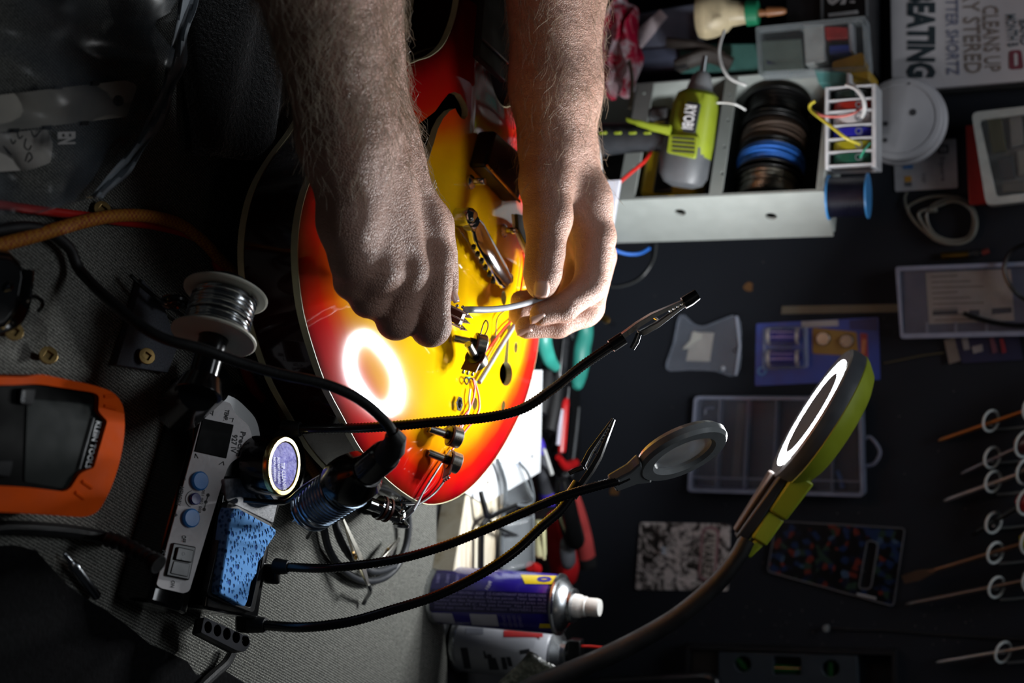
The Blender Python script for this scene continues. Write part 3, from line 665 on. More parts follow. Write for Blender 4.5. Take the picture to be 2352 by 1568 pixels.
# tip cleaner tin
tin = top('tip_cleaner_tin', cc + V((0, 0, -.004)), 'small round gold rimmed tin with purple label in the station cup', 'tin')
GOLD = mat('gold_tin', '#d9c684', .25, 1.0, var=.06); tc_ = tab(650, 1070, .064)
mb = MB().lathe([(.001, -.0205), (.0192, -.0205), (.0192, -.002)], tc_, (0, 0, 1), 48); part('tin_side', mb, BLK, tin)
mb = MB().lathe([(.001, -.003), (.0195, -.003), (.0195, 0), (.0188, .0014), (.0160, .0014), (.0152, .0004)], tc_, (0, 0, 1), 48); part('tin_body', mb, GOLD, tin, bevel=.0003)
t = NT('purple_label'); t.set(color=t.ramp(t.noise(180, 4), [(.3, '#3b2fa0'), (.55, '#4d44b5'), (.75, '#8f8bd8')]), rough=.5, spec=.25); t.bump(t.noise(160, 3), .6, .0015)
mb = MB().lathe([(.0001, .0007), (.0152, .0007), (.0152, -.0005)], tc_, (0, 0, 1), 40); part('tin_label', mb, t.m, tin)
for s_, a, b, c_ in (('TIP CLEANER', (645, 1062), (649, 1126), (653, 1062)), ('INSTANT TINNING', (636, 1050), (638, 1110), (641, 1050)), ('NON ABRASIVE', (627, 1050), (628, 1105), (632, 1050)), ('NO RESIDUE', (618, 1055), (620, 1100), (623, 1055))):
    lettering(s_, mat('silver_print', '#b9b8d6', .4), tin, tab(*a, .0652), tab(*b, .0652), tab(*c_, .0652), .01)
# sponge
sp_ = [(537, 1167), (566, 1177), (600, 1196), (634, 1216), (626, 1238), (612, 1258), (606, 1276), (594, 1290), (590, 1316), (577, 1338), (572, 1365), (563, 1392), (548, 1386), (531, 1376), (512, 1366), (506, 1358), (512, 1312), (520, 1265), (527, 1215)]
t = NT('blue_sponge'); vo = t.n('ShaderNodeTexVoronoi'); vo.inputs['Scale'].default_value = 330; t.l(t.co, vo.inputs['Vector']); v2 = t.n('ShaderNodeTexVoronoi'); v2.inputs['Scale'].default_value = 130; v2.inputs['Randomness'].default_value = 1; t.l(t.co, v2.inputs['Vector'])
h1 = t.mapr(vo.outputs['Distance'], .1, .45, 0, 1); h2 = t.mapr(v2.outputs['Distance'], .14, .24, 0, 1); hh = t.math('MULTIPLY', h1, h2)
t.set(color=t.ramp(hh, [(0, '#1d4f9e'), (.5, '#3f86d8'), (1, '#69a9ee')]), rough=.9); t.bump(hh, 1.0, .002)
mb = MB(); f = [tab(x, y, .051) for x, y in smooth_path(sp_, 2, True)]; mb.prism(f, V((0, 0, -.010))); one('sponge', mb, t.m, 'torn blue cleaning sponge lying in the soldering station tray', 'sponge', bevel=.0008)
# wire holder coil (part of the station) and the iron resting in it
i0, i1 = at(712, 1172, .842), at(802, 1112, .811); iax = (i1 - i0).normalized(); j0 = iax.orthogonal().normalized(); j1 = iax.cross(j0)
pts = []; 
for i in range(13 * 24): a = 2 * PI * i / 24; u = i / (13 * 24); pts.append(i0 + (i1 - i0) * u + (j0 * math.cos(a) + j1 * math.sin(a)) * (.0142 + .0010 * u))
WIREC = mat('blued_spring_wire', '#9fb0c4', .25, 1.0)
mb = MB().tube(pts, .0012, 6); part('iron_holder_coil', mb, WIREC, station)
mb = MB().tube(path([(560, 1148, .838), (610, 1152, .838), (642, 1152, .838), (664, 1148, .837), (700, 1118, .826), (760, 1082, .812)], 4), .0017, 8); mb.tube(path([(735, 1205, .835), (722, 1212, .845), (706, 1235, .86)], 3), .0013, 6); part('holder_rod', mb, BLACK, station)
iron = top('soldering_iron', i0 + V((0, 0, -.02)), 'black soldering iron resting in the wire coil holder, cable looping left', 'soldering iron')
def iax_p(px, py, d): return at(px, py, d)
g0, g1, g2, g3 = at(790, 1112, .815), at(838, 1085, .797), at(876, 1055, .782), at(903, 1030, .770)
mb = MB(); L = (g1 - g0).length; mb.lathe([(.012, -.004), (.0165, 0), (.0168, L * .35), (.0155, L * .8), (.0115, L), (.0105, L + .004)], g0, g1 - g0, 32); part('grip_collar', mb, BLK, iron)
L = (g3 - g1).length; mb = MB().lathe([(.0098, 0), (.0096, L * .72), (.0090, L * .78), (.0078, L * .80)], g1, g3 - g1, 32); part('handle', mb, mat('handle_blue_black', '#17181c', .25, coat=.5), iron)
bt = [at(885, 1048, .775), at(903, 1028, .768), at(908, 1008, .764), at(900, 993, .762)]; mb = MB().tube(bt, [.0078, .0076, .0066, .0045], 16); part('cable_boot', mb, RUBBER, iron)
mb = MB().tube([i0 - iax * .01, g0], .0035, 12); mb.cyl(i0 - iax * .022, i0 - iax * .008, .0006, 10, .003); part('heating_tip', mb, STEEL, iron)
mb = MB().tube(path([(905, 1003, .763), (890, 975, .762), (850, 935, .760), (800, 903, .757), (730, 877, .752), (640, 858, .745), (550, 832, .737), (460, 800, .728), (385, 780, .722), (330, 752, .722), (270, 705, .728), (215, 655, .74), (180, 615, .748), (150, 560, .740), (60, 520, .711), (-150, 560, .655)], 6), .0032, 12); part('iron_cable', mb, RUBBER, iron)
# multimeter
MZ = .042
mm_o = rpoly([(-260, 852), (0, 864), (58, 866), (92, 858), (215, 884), (262, 900), (284, 930), (288, 985), (276, 1062), (252, 1130), (226, 1176), (196, 1188), (60, 1178), (-260, 1165)], [0, 30, 20, 20, 30, 25, 22, 40, 40, 30, 22, 22, 60, 0], 3)
mm_i = rpoly([(-240, 884), (30, 884), (86, 881), (215, 901), (228, 908), (226, 944), (236, 955), (247, 966), (216, 1074), (184, 1086), (163, 1120), (150, 1129), (60, 1118), (-240, 1105)], [0, 10, 20, 10, 8, 8, 5, 6, 6, 12, 10, 12, 30, 0], 3)
meter = top('multimeter', tab(20, 1020, 0), 'orange bodied multimeter with a blank dark screen on the grey cover', 'multimeter')
ORANGE = mat('orange_rubber', '#e0540f', .7, var=.06, bump=.15, spec=.06)
mb = MB().holed([tab(x, y, MZ) for x, y in mm_o], [[tab(x, y, MZ) for x, y in mm_i]], V((0, 0, -.008))); part('case_rim', mb, ORANGE, meter, bevel=.0022, seg=3, label='orange rubber surround')
mb = MB().prism([tab(x, y, MZ) - V((0, 0, .0075)) for x, y in mm_o], V((0, 0, -.0295))); part('case_back', mb, ORANGE, meter, bevel=.002, label='orange rubber case')
mb = MB().prism([tab(x, y, MZ) - V((0, 0, .003)) for x, y in mm_i], V((0, 0, -.004))); part('face_plate', mb, mat('meter_face', '#0c0d0d', .6, spec=.03), meter, bevel=.0005)
scr = rpoly([(62, 916), (212, 928), (158, 1124), (55, 1106)], 6); FZ = MZ - .0028
mb = MB().prism([tab(x, y, FZ) for x, y in scr], V((0, 0, .0004))); part('screen', mb, mat('meter_screen', '#1c2120', .5, spec=.04), meter)
for x, y in ((57, 911), (4, 1075)):
    mb = MB().prism([tab(x + dx, y + dy, FZ) for dx, dy in rpoly([(-17, -20), (20, -20), (12, 21), (-20, 17)], 8)], V((0, 0, .0022))); part('button', mb, mat('meter_button', '#1d1e20', .6, spec=.1), meter, bevel=.0008)
LGR = mat('grey_print', '#8d9093', .6, var=0)
lettering('HOLD', LGR, meter, tab(50, 897, FZ + .0024), tab(47, 923, FZ + .0024), tab(58, 898, FZ + .0024), .01)
lettering('KLEIN TOOLS', mat('pale_print', '#c4c6c8', .6, var=0), meter, tab(219, 966, FZ), tab(193, 1074, FZ), tab(231, 969, FZ), .02, lift=.0008)
mb = MB().tube([tab(216, 960, FZ + .0006), tab(183, 1076, FZ + .0006)], .00035, 4); part('underline', mb, LGR, meter)
for a, b in (((238, 910), (262, 908)), ((238, 932), (265, 938)), ((188, 1105), (210, 1120)), ((172, 1130), (192, 1145))):
    mb = MB().tube([tab(*a, MZ), tab(*b, MZ)], .0011, 6); part('rim_notch', mb, ORANGE, meter)
# ------------------------------------------------------------------ guitar hardware (parts) and its loose electronics
def gpath(pts, k=6, lift=.003): return [gtop(p[0], p[1], p[2] if len(p) > 2 else lift) for p in smooth_path([(*p, lift) if len(p) < 3 else p for p in pts], k)]
Z = V((0, 0, 1))
mb = MB(); tq = [gtop(x, y, .016) for x, y in ((1138, 298), (1117, 380), (1192, 463), (1222, 372))]; mb.prism([p - Z * .016 for p in tq], Z * .016); pk = part('pickup', mb, BLACK, guitar, bevel=.003, label='black bridge pickup')
mb = MB().tube([tq[1] + Z * .0006, tq[2] + Z * .0006], .0011, 6); part('pickup_edge', mb, BRASS, pk)
for px, py in ((1078, 418), (1153, 530)):
    b = gtop(px, py, 0); mb = MB().lathe([(.0058, 0), (.0058, .002), (.0045, .0035), (.0028, .0045), (.0028, .013), (.0024, .0136), (.0001, .0136)], b, Z, 20); part('bridge_post', mb, CHROME, guitar)
# stop tailpiece, one end lifted on its stud
s0, s1 = gtop(1082, 512, .012), gtop(1156, 644, .009); ax = (s1 - s0).normalized(); sd = ax.cross(Z).normalized()
mb = MB(); R_ = []
for u in (0, .04, .12, .88, .96, 1):
    c = s0.lerp(s1, u); wv = .0105 if .1 < u < .9 else .0075; R_.append([c + sd * (wv * math.cos(a)) + Z * (.0072 * math.sin(a)) for a in [i * PI / 8 for i in range(16)]])
mb.loft(R_); tp_ = part('tailpiece', mb, CHROME, guitar)
for k in range(6): c = s0.lerp(s1, .2 + .12 * k) + sd * (.0104 if (sd.y < 0) else -.0104); mb = MB().cyl(c - Z * .001 - sd * .002, c - Z * .001 + sd * .002, .0019, 10); part('string_slot', mb, BLACKM, tp_)
b = gtop(1049, 500, 0); mb = MB().lathe([(.0075, 0), (.0075, .012), (.0068, .014), (.0045, .0165), (.0001, .0172)], b + Z * -.0004, Z, 28); part('tailpiece_stud', mb, CHROME, guitar)
b = gtop(1150, 640, 0); mb = MB().lathe([(.0060, 0), (.0060, .006), (.0035, .010), (.0001, .0105)], b, Z, 24); part('tailpiece_stud', mb, CHROME, guitar)
mb = MB(); q = [gtop(x, y, .012) for x, y in ((1181, 491), (1212, 500), (1290, 540), (1300, 620), (1214, 588), (1184, 525))]; mb.prism(q, Z * .0028); o = part('pickguard', mb, BLACK, guitar, bevel=.0006)
mb = MB().prism([p - Z * .0026 for p in q], Z * .0024); part('pickguard_edge', mb, WHITE, o)
c = gtop(1047, 927, 0); hx = [c + V((math.cos(a), math.sin(a), 0)) * .0062 for a in [i * PI / 3 + .3 for i in range(6)]]; hi_ = [c + V((math.cos(a), math.sin(a), 0)) * .0034 for a in [i * PI / 8 for i in range(16)]]
mb = MB().holed(hx, [hi_], Z * .0035); part('jack_nut', mb, CHROME, guitar, bevel=.0004)
mb = MB().prism([p + Z * .0002 for p in hi_], Z * .0004); part('nut_hole', mb, DARKIN, guitar)
sb = gst(-.001, 0, GZ - .022); mb = MB().lathe([(.007, 0), (.007, .002), (.003, .006), (.0035, .012), (.0065, .016), (.006, .018), (.0001, .0185)], sb, -GA, 20); part('strap_button', mb, CHROME, guitar)
def gwire(name, pts, r, m_, label, cat='wire', k=6, group=None):
    return one(name, MB().tube(gpath(pts, k), r, 8), m_, label, cat, group)
# potentiometers
PHEN = mat('brown_phenolic', '#4a1d0d', .45); 
def pot(px, py, lift, axis, lug, label):
    c = gtop(px, py, lift); ax = V(axis).normalized(); lg = V(lug); lg = (lg - ax * lg.dot(ax)).normalized(); sd = ax.cross(lg)
    t_ = top('potentiometer', c, label, 'potentiometer')
    mb = MB().lathe([(.0001, -.0075), (.0072, -.0075), (.0080, -.0068), (.0080, 0)], c, ax, 24); part('can', mb, mat('pot_can', '#d2d0c8', .28, 1.0), t_)
    mb = MB().lathe([(.0082, 0), (.0082, .0012), (.0001, .0012)], c, ax, 24); mb.box(c + lg * .0085 + ax * .0004, (.013, .0085, .0014), Matrix((sd, lg, ax)).transposed()); part('wafer', mb, PHEN, t_)
    mb = MB().lathe([(.0066, .0012), (.0066, .002), (.0036, .0022), (.0036, .0055), (.0032, .006), (.0001, .006)], c, ax, 20); part('bushing', mb, BLK, t_)
    mb = MB().lathe([(.0030, .006), (.0030, .018), (.0024, .0186), (.0001, .0186)], c, ax, 16); mb.box(c + ax * .0178, (.0062, .0006, .002), Matrix((sd, lg, ax)).transposed()); part('shaft', mb, mat('pot_can', '#d2d0c8', .28, 1.0), t_)
    for k in (-1, 0, 1):
        b = c + lg * .0125 + sd * (k * .004) + ax * .0004; mb = MB().box(b, (.0016, .004, .0006), Matrix((sd, lg, ax)).transposed()); mb.ball(b + lg * .0025 - ax * .0004, .0013, 8, 6); part('lug', mb, STEEL, t_)
    return c
pot(1094, 788, .017, (-.2, -.6, -.72), (.5, .4, .3), 'potentiometer with black collar lying highest up the guitar, shaft towards the hand')
pot(1092, 820, .017, (-.5, -.78, .05), (.85, -.45, -.2), 'potentiometer with brown wafer beside the oval sound hole, shaft up')
pot(1036, 1000, .015, (-.3, -.68, -.62), (.1, .6, .3), 'potentiometer with silver can under the gooseneck arm over the guitar')
pot(1034, 1058, .014, (-.35, -.62, -.66), (.85, -.4, .1), 'potentiometer nearest the tail edge of the guitar, shaft turned away')
REDW = mat('red_wire', '#c8321a', .4, var=.05); GREYW = mat('grey_wire', '#8b8f98', .45, var=.08); BLKW = mat('black_wire', '#151515', .5); WHTW = mat('white_wire', '#cfcdd0', .45, var=.04); YELW = mat('yellow_wire', '#d9a30a', .45)
gwire('signal_wire', [(1089, 872), (1096, 895), (1100, 915), (1100, 940), (1088, 965), (1068, 990), (1052, 1015), (1038, 1033)], .0009, REDW, 'red wire looping from the brown pot down towards the tail, outer strand')
gwire('signal_wire', [(1086, 868), (1090, 890), (1087, 915), (1078, 938), (1066, 955), (1054, 985)], .0009, REDW, 'red wire looping from the brown pot down towards the tail, inner strand')
gwire('ground_wire', [(1080, 893), (1077, 915), (1078, 935), (1070, 958), (1058, 985), (1050, 1003)], .0010, WHTW, 'short white wire with bare end beside the hex nut on the guitar')
gwire('pickup_cable', [(1182, 745, .004), (1150, 795, .004), (1120, 845, .004), (1100, 878, .004)], .0021, GREYW, 'thick grey cable lying across the oval sound hole of the guitar', 'cable')
gwire('loop_wire', [(1098, 788, .016), (1104, 765, .018), (1110, 745, .02), (1116, 736, .021), (1121, 744, .021), (1118, 760, .018), (1108, 776, .014), (1100, 790, .012)], .0006, BLKW, 'thin black wire bent in a loop above the upper pot')
gwire('pickup_lead', [(1110, 812), (1122, 800), (1140, 775), (1160, 750), (1185, 720), (1200, 640), (1204, 600), (1201, 580)], .0010, REDW, 'red pickup lead running up the far side of the guitar under the hand')
gwire('pickup_lead', [(1205, 660), (1210, 625), (1213, 590)], .0016, mat('cream_wire', '#e2d7ae', .5), 'cream pickup lead running under the left hand beside the black pickguard')
gwire('loop_wire', [(1137, 783), (1139, 760), (1141, 735), (1150, 720), (1172, 705)], .0006, BLKW, 'thin dark wire rising from the small hole to the curled fingers')
gwire('signal_wire', [(1106, 848), (1122, 815), (1138, 788), (1146, 775)], .0011, YELW, 'yellow wire beside the thick grey cable on the guitar')
gwire('bare_wire', [(1076, 872), (1070, 866), (1066, 874), (1072, 882), (1080, 868), (1090, 876)], .0008, CHROME, 'bright bare wire twisted at the lugs of the brown pot')
gwire('green_wire', [(1070, 868), (1080, 867), (1090, 875), (1098, 878)], .0005, mat('green_wire', '#3aa58c', .5), 'short green wire soldered at the lugs of the brown pot')
a = gpath([(1034, 1034), (1000, 1085), (972, 1130), (962, 1150)], 5); 
one('jack_wire', MB().tube(a + [at(950, 1172, .945), at(932, 1190, .945), at(912, 1198, .945), at(900, 1197, .944)], .0009, 8), GREYW, 'grey wire running over the guitar tail down to the output jack', 'wire')
one('jack_wire', MB().tube(gpath([(1034, 1036), (1030, 1070), (1022, 1100), (1000, 1130), (978, 1148)], 5) + [at(962, 1158, .955), at(930, 1160, .945)], .0009, 8), BLKW, 'black wire curving over the guitar tail to the output jack', 'wire')
# output jack hanging at the tail
jk = top('output_jack', at(888, 1170, .945), 'chrome output jack with brown wafers hanging off the guitar tail', 'jack')
j0_, j1_ = at(846, 1155, .93), at(928, 1186, .945); jx = (j1_ - j0_).normalized()
mb = MB().cyl(j0_, j0_ + jx * .008, .0048, 20); part('jack_sleeve', mb, CHROME, jk)
mb = MB()
for k, (o_, r) in enumerate(((.008, .0085), (.0105, .009), (.013, .0082), (.0155, .0088))):
    mb = MB().lathe([(r, 0), (r, .0016)], j0_ + jx * o_, jx, 20); part('wafer', mb, PHEN if k % 2 else CHROME, jk)
for k in (-1, 1): mb = MB().tube([j0_ + jx * .017 + RI * .005 * k, j0_ + jx * .022 + RI * .005 * k, j0_ + jx * .0285 + RI * .003 * k], .0016, 8); mb.ball(j0_ + jx * .0285 + RI * .003 * k, .0024, 8, 6); part('jack_lug', mb, CHROME, jk)
# switch held in the right hand, shielded wire held between both
sw = top('toggle_switch', at(1048, 722, .871), 'small brown and chrome leaf switch pinched in the right hand', 'switch')
k0, k1 = at(1006, 706, .874), at(1072, 738, .864); kx = (k1 - k0).normalized(); ku = (UP * -.3 + FW * -1); ku = (ku - kx * ku.dot(kx)).normalized(); ks = kx.cross(ku)
KM = Matrix((kx, ks, ku)).transposed(); kc = k0.lerp(k1, .45); L = (k1 - k0).length
mb = MB().box(kc, (L * .8, .0085, .006), KM); part('switch_body', mb, PHEN, sw, bevel=.0006)
for o_ in (-.0052, 0, .0052): mb = MB().box(kc + kx * L * .12 + ks * o_ + ku * .0034, (L * .9, .0013, .0013), KM); part('leaf', mb, CHROME, sw, bevel=.0003)
for o_ in (-.0055, -.0015, .0035): mb = MB().prism([k1 + ks * o_ + kx * -.002, k1 + ks * (o_ + .0035) + kx * -.002, k1 + ks * (o_ + .0018) + kx * .0035], ku * .0012); part('prong', mb, CHROME, sw)
for px, py in ((1050, 702), (1063, 705), (1070, 712), (1082, 711), (1047, 744), (1054, 745)): mb = MB().ball(at(px, py, .866), .0012, 8, 6); part('solder_blob', mb, CHROME, sw)
one('shielded_wire', MB().tube(path([(1066, 711, .867), (1085, 711, .868), (1120, 711, .895), (1160, 707, .938), (1205, 697, .972), (1235, 687, .992), (1259, 678, .994)], 6), .0023, 12), mat('shield_grey', '#9a9da3', .4, var=.05), 'thick grey shielded wire stretched between the two hands', 'wire')
# pad and towel under the guitar
t = NT('black_foam'); t.set(color=t.ramp(t.noise(250, 3), [(.3, '#0c0d0f'), (.7, '#1a1c1f')]), rough=.95, spec=.1); t.bump(t.noise(500, 3), .8, .002); FOAM = t.m
mb = MB().prism([V((x, y, .0005)) for x, y in ((.142, .93), (.10, 1.04), (-.62, 1.10), (-.62, .83), (.02, .82))], Z * .0445); one('foam_pad', mb, FOAM, 'black foam pad under the guitar, a corner showing past its tail', 'pad', bevel=.004)
mb = MB(); tw = []
for i in range(24):
    y = .715 + .0045 * i; tw.append([V((x, y + .02 * math.sin(x * 9), .006 + .030 * math.sin(min(1, i / 23) * PI) ** .5 + .004 * math.sin(x * 40 + i * .7))) for x in [-.62 + .5 * j / 40 for j in range(41)]])
mb.loft(tw, False, False); t = NT('fuzzy_black_towel'); t.set(color=t.ramp(t.noise(120, 4, .7), [(.35, '#040506'), (.7, '#0d1012')]), rough=1, sheen=.6); t.bump(t.noise(350, 3, .7), 1, .004)
one('towel', mb, t.m, 'fuzzy black towel folded beside the guitar at upper left', 'towel', solid=.002)
# ------------------------------------------------------------------ things on the bench behind and beside the guitar
def zat(X, Y, px):
    """height at which a vertical line over (X, Y) crosses picture column px"""
    v = (px - 1176) / F; c, s = math.cos(PITCH), math.sin(PITCH); return H + Y * (v * c - s) / (c + v * s)
def cylpick(C, r):
    C = V(C)
    def f(px, py, lift=0.0):
        d = ray(px, py); ox, oy = CAM.x - C.x, CAM.y - C.y; R_ = r + lift
        a = d.x * d.x + d.y * d.y; b = ox * d.x + oy * d.y; q = b * b - a * (ox * ox + oy * oy - R_ * R_)
        t_ = (-b - math.sqrt(max(q, 0))) / a; p = CAM + d * t_
        k = V((p.x - C.x, p.y - C.y, 0)); k = k.normalized() * R_ if k.length > 1e-9 else k
        return V((C.x + k.x, C.y + k.y, p.z))
    return f
def patch(mb, fn, quad, nu=10, nv=4, lift=.0003):
    """label printed on a curved surface: picture quad a,b,c,d laid on it"""
    a, b, c, d = [V(q) for q in quad]; rows = []
    for i in range(nu + 1):
        u = i / nu; rows.append([fn(*((a.lerp(b, u)).lerp(d.lerp(c, u), j / nv)), lift) for j in range(nv + 1)])
    return mb.loft(rows, False, False)
def curved_text(s, m, parent, fn, p0, p1, p2, bold=0., lift=.0005):
    lettering(s, m, None, (0, 0, 0), (1, 0, 0), (0, 1, 0), bold, name='tmp') if (s, bold) not in TXT else None
    o = bpy.data.objects.get('tmp')
    if o: bpy.data.objects.remove(o)
    vs, fs = TXT[(s, bold)]; x0, x1 = min(v[0] for v in vs), max(v[0] for v in vs); y1 = max(v[1] for v in vs)
    p0, p1, p2 = V(p0), V(p1), V(p2); mb = MB()
    mb.add([fn(*(p0 + (p1 - p0) * ((v[0] - x0) / (x1 - x0)) + (p2 - p0) * (v[1] / y1)), lift) for v in vs], fs); return part('lettering', mb, m, parent, flat=True)
# ---- blue and yellow spray can
bc = tab(974, 1376, 0); R0 = .0262; C = V((bc.x, bc.y + R0, 0)); zt = zat(C.x, C.y, 1283)
can = top('spray_can', C, 'purple blue spray can with yellow label patch and white nozzle, standing upright', 'spray can')
cp = cylpick(C, R0)
t = NT('purple_blue_can'); t.set(color=t.ramp(t.noise(30), [(.3, '#20127c'), (.7, '#2a1a92')]), rough=.25, coat=.5); 
mb = MB().lathe([(R0 - .001, .004), (R0, .0055), (R0, zt - .004), (R0 - .0012, zt)], C, Z, 48); part('can_body', mb, t.m, can)
SILV = mat('can_silver', '#c2c5c8', .28, 1.0)
mb = MB().lathe([(R0 - .003, 0), (R0 + .0006, 0), (R0 + .0008, .003), (R0, .0055), (.001, .0055)], C, Z, 48); part('can_foot', mb, SILV, can)
z1 = zt; k = 3.0e-4 / 1
mb = MB().lathe([(R0 - .001, z1 - .0002), (R0 + .0008, z1 + .001), (R0 + .0006, z1 + .0028), (R0 - .003, z1 + .003), (R0 - .0045, z1 + .006), (.0165, z1 + .011), (.0150, z1 + .0118), (.0150, z1 + .015), (.0135, z1 + .0155), (.0001, z1 + .0155)], C, Z, 48); part('can_shoulder', mb, SILV, can)
mb = MB().lathe([(.0105, z1 + .0155), (.0100, z1 + .021), (.0090, z1 + .0225), (.0088, z1 + .026), (.0080, z1 + .027), (.0080, z1 + .036), (.0072, z1 + .0385), (.0001, z1 + .039)], C, Z, 32); part('nozzle', mb, mat('white_nozzle', '#e6e4df', .4, var=.03), can)
LAB = mat('label_yellow', '#e0c40c', .35); LABW = mat('label_white', '#b9b7c6', .4); LAV = mat('label_lavender', '#8d86c0', .5); DKB = mat('label_dark_blue', '#120a4a', .3)
patch_ = lambda q, m_, nm='label_patch', lift=.0003: part(nm, patch(MB(), cp, q, 12, 6, lift), m_, can)
patch_([(1196, 1319), (1284, 1322), (1272, 1341), (1206, 1340)], LAB); patch_([(988, 1352), (1270, 1362), (1268, 1410), (985, 1403)], DKB)
patch_([(989, 1406), (1038, 1408), (1046, 1432), (998, 1427)], LABW); patch_([(1078, 1409), (1140, 1411), (1146, 1438), (1084, 1435)], LABW); patch_([(1240, 1432), (1264, 1432), (1268, 1442), (1238, 1442)], LAB)
curved_text('0', mat('label_purple', '#2a1a92', .4), can, cp, (1236, 1323), (1236, 1336), (1268, 1323), .06)
curved_text('155g', LABW, can, cp, (1114, 1351), (1126, 1334), (1120, 1354), .02)
for i, s_ in enumerate(('CONTAINER VENTING KEEP  CE CONTENANT PEUT EXPLOSER', 'Do not puncture or burn. Ne pas percer. Tenir loin de la', 'chaleur et des flammes. Use in ventilated area only', 'Store below 49 C. Ne pas fumer. Ne pas avaler', 'avoid eye contact. Eviter le contact  PREMIERS SOINS')):
    curved_text(s_, LAV, can, cp, (998, 1361.5 + 8.6 * i), (1255, 1371 + 8.6 * i), (998, 1355.5 + 8.6 * i), 0)
for i in range(4): curved_text('USAGES', LAV, can, cp, (1152 + 12 * i, 1413), (1158 + 12 * i, 1440), (1160 + 12 * i, 1413), .0)
for i in range(3): curved_text('LUBRIFIE', LAV, can, cp, (1005 + 22 * i, 1318), (1001 + 22 * i, 1338), (1012 + 22 * i, 1319), .0)
# ---- white air duster can with red straw
bc = tab(1030, 1490, 0); R1 = .0262; C = V((bc.x, bc.y + R1, 0)); zt = zat(C.x, C.y, 1276); cp = cylpick(C, R1)
can = top('air_duster_can', C, 'white and silver air duster can with red straw beside the purple can', 'spray can')
mb = MB().lathe([(R1 - .001, .004), (R1, .0055), (R1, zt - .012), (R1 - .0015, zt - .008), (R1 - .003, zt - .002), (R1 - .005, zt)], C, Z, 48); part('can_body', mb, mat('pale_can', '#b4b6bd', .35, var=.05), can)
mb = MB().lathe([(R1 - .003, 0), (R1 + .0006, 0), (R1 + .0008, .003), (R1, .0055), (.001, .0055)], C, Z, 48); part('can_foot', mb, SILV, can)
mb = MB().lathe([(R1 - .005, zt), (R1 - .004, zt + .0018), (R1 - .006, zt + .003), (.016, zt + .006), (.0125, zt + .008), (.0115, zt + .012), (.0001, zt + .012)], C, Z, 48); part('can_shoulder', mb, SILV, can)
mb = MB().lathe([(.006, zt + .012), (.006, zt + .024), (.0045, zt + .026), (.0001, zt + .026)], C, Z, 20); mb.box(C + Z * (zt + .020) - RI * .005, (.018, .012, .012)); part('nozzle', mb, BLACK, can, bevel=.001)
q = V((C.x - .0075, C.y, zt + .020)); mb = MB().tube([q, q + V((-.0012, 0, .014)), q + V((-.001, .001, .028)), q + V((.001, .002, .046))], .0013, 8); part('straw', mb, mat('red_straw', '#d02218', .4), can)
part('label_patch', patch(MB(), cp, [(1157, 1447), (1247, 1449), (1247, 1463), (1157, 1462)], 10, 4), mat('label_red', '#b52a2c', .4), can)
for a, b in ((1070, 1110),): part('barcode', patch(MB(), cp, [(a, 1441), (b, 1442), (b, 1456), (a, 1455)], 8, 4), mat('label_grey', '#6d6f78', .5), can)
DKP = mat('label_dark', '#2c2e36', .5)
for q in ([(1057, 1487), (1073, 1487), (1082, 1535), (1066, 1535)], [(1109, 1494), (1113, 1494), (1120, 1512), (1113, 1512)], [(1118, 1502), (1128, 1502), (1142, 1538), (1124, 1538)], [(1130, 1510), (1138, 1510), (1147, 1538), (1140, 1538)], [(1150, 1509), (1160, 1509), (1166, 1537), (1155, 1537)], [(1162, 1508), (1172, 1508), (1178, 1530), (1168, 1530)], [(1193, 1493), (1216, 1489), (1216, 1500), (1194, 1503)]):
    part('label_patch', patch(MB(), cp, q, 4, 6), DKP, can)
# crumpled clear sleeve leaning on the duster can
t = NT('mottled_clear_sleeve'); t.set(color=t.ramp(t.noise(70, 5, .7), [(.3, '#232620'), (.55, '#4c4d44'), (.7, '#8f8d80')]), rough=.25, spec=.6); t.bump(t.noise(60, 3), .8, .004)
mb = MB(); a, b, c, d = at(1216, 1494, 1.145), at(1283, 1535, 1.15), at(1200, 1700, 1.14), at(1080, 1640, 1.14)
R_ = [[(a.lerp(b, i / 10)).lerp(d.lerp(c, i / 10), j / 14) + V((0, 1, .3)) * (.004 * math.sin(i * .9 + j * .7) * (j / 14 + .3)) for j in range(15)] for i in range(11)]
mb.loft(R_, False, False); one('clear_sleeve', mb, t.m, 'crumpled mottled plastic sleeve leaning in front of the white can', 'plastic bag', solid=.0006)
# ---- plank, white card, glasses
t = NT('pale_wood'); mp = t.n('ShaderNodeMapping'); mp.inputs['Scale'].default_value = (1, 8, 1); mp.inputs['Rotation'].default_value = (0, 0, .25); t.l(t.co, mp.inputs[0]); nz = t.noise(14, 5, .6, mp.outputs[0], 1.0)
t.set(color=t.ramp(nz, [(.3, '#8a6b4c'), (.45, '#c9bda4'), (.7, '#dcd6c6')]), rough=.7); t.bump(nz, .3, .001)
mb = MB(); tslab(mb, [(1084, 1060), (1170, 1060), (1132, 1318), (1042, 1318)], -.003, .022); one('wood_block', mb, t.m, 'pale streaked wooden block behind the purple can and guitar tail', 'wood', bevel=.0015)
card = top('paper_card', tab(1180, 1020, .0222), 'bright white card with punched holes propped behind the guitar', 'card')
cz = .0238; pts = [(1246, 850), (1241, 1083), (1211, 1101), (1112, 1157), (1050, 1120), (1120, 850)]
def hole(px, py, r, z): c = tab(px, py, z); return [c + V((r * math.cos(a), r * 1.3 * math.sin(a), 0)) for a in [i * PI / 6 for i in range(12)]]
mb = MB().holed([tab(x, y, cz) for x, y in pts], [hole(1222, 1048, .0022, cz), hole(1120, 1108, .0022, cz)], Z * -.0009); part('sheet', mb, mat('white_card', '#e8ebee', .6, var=.02), card)
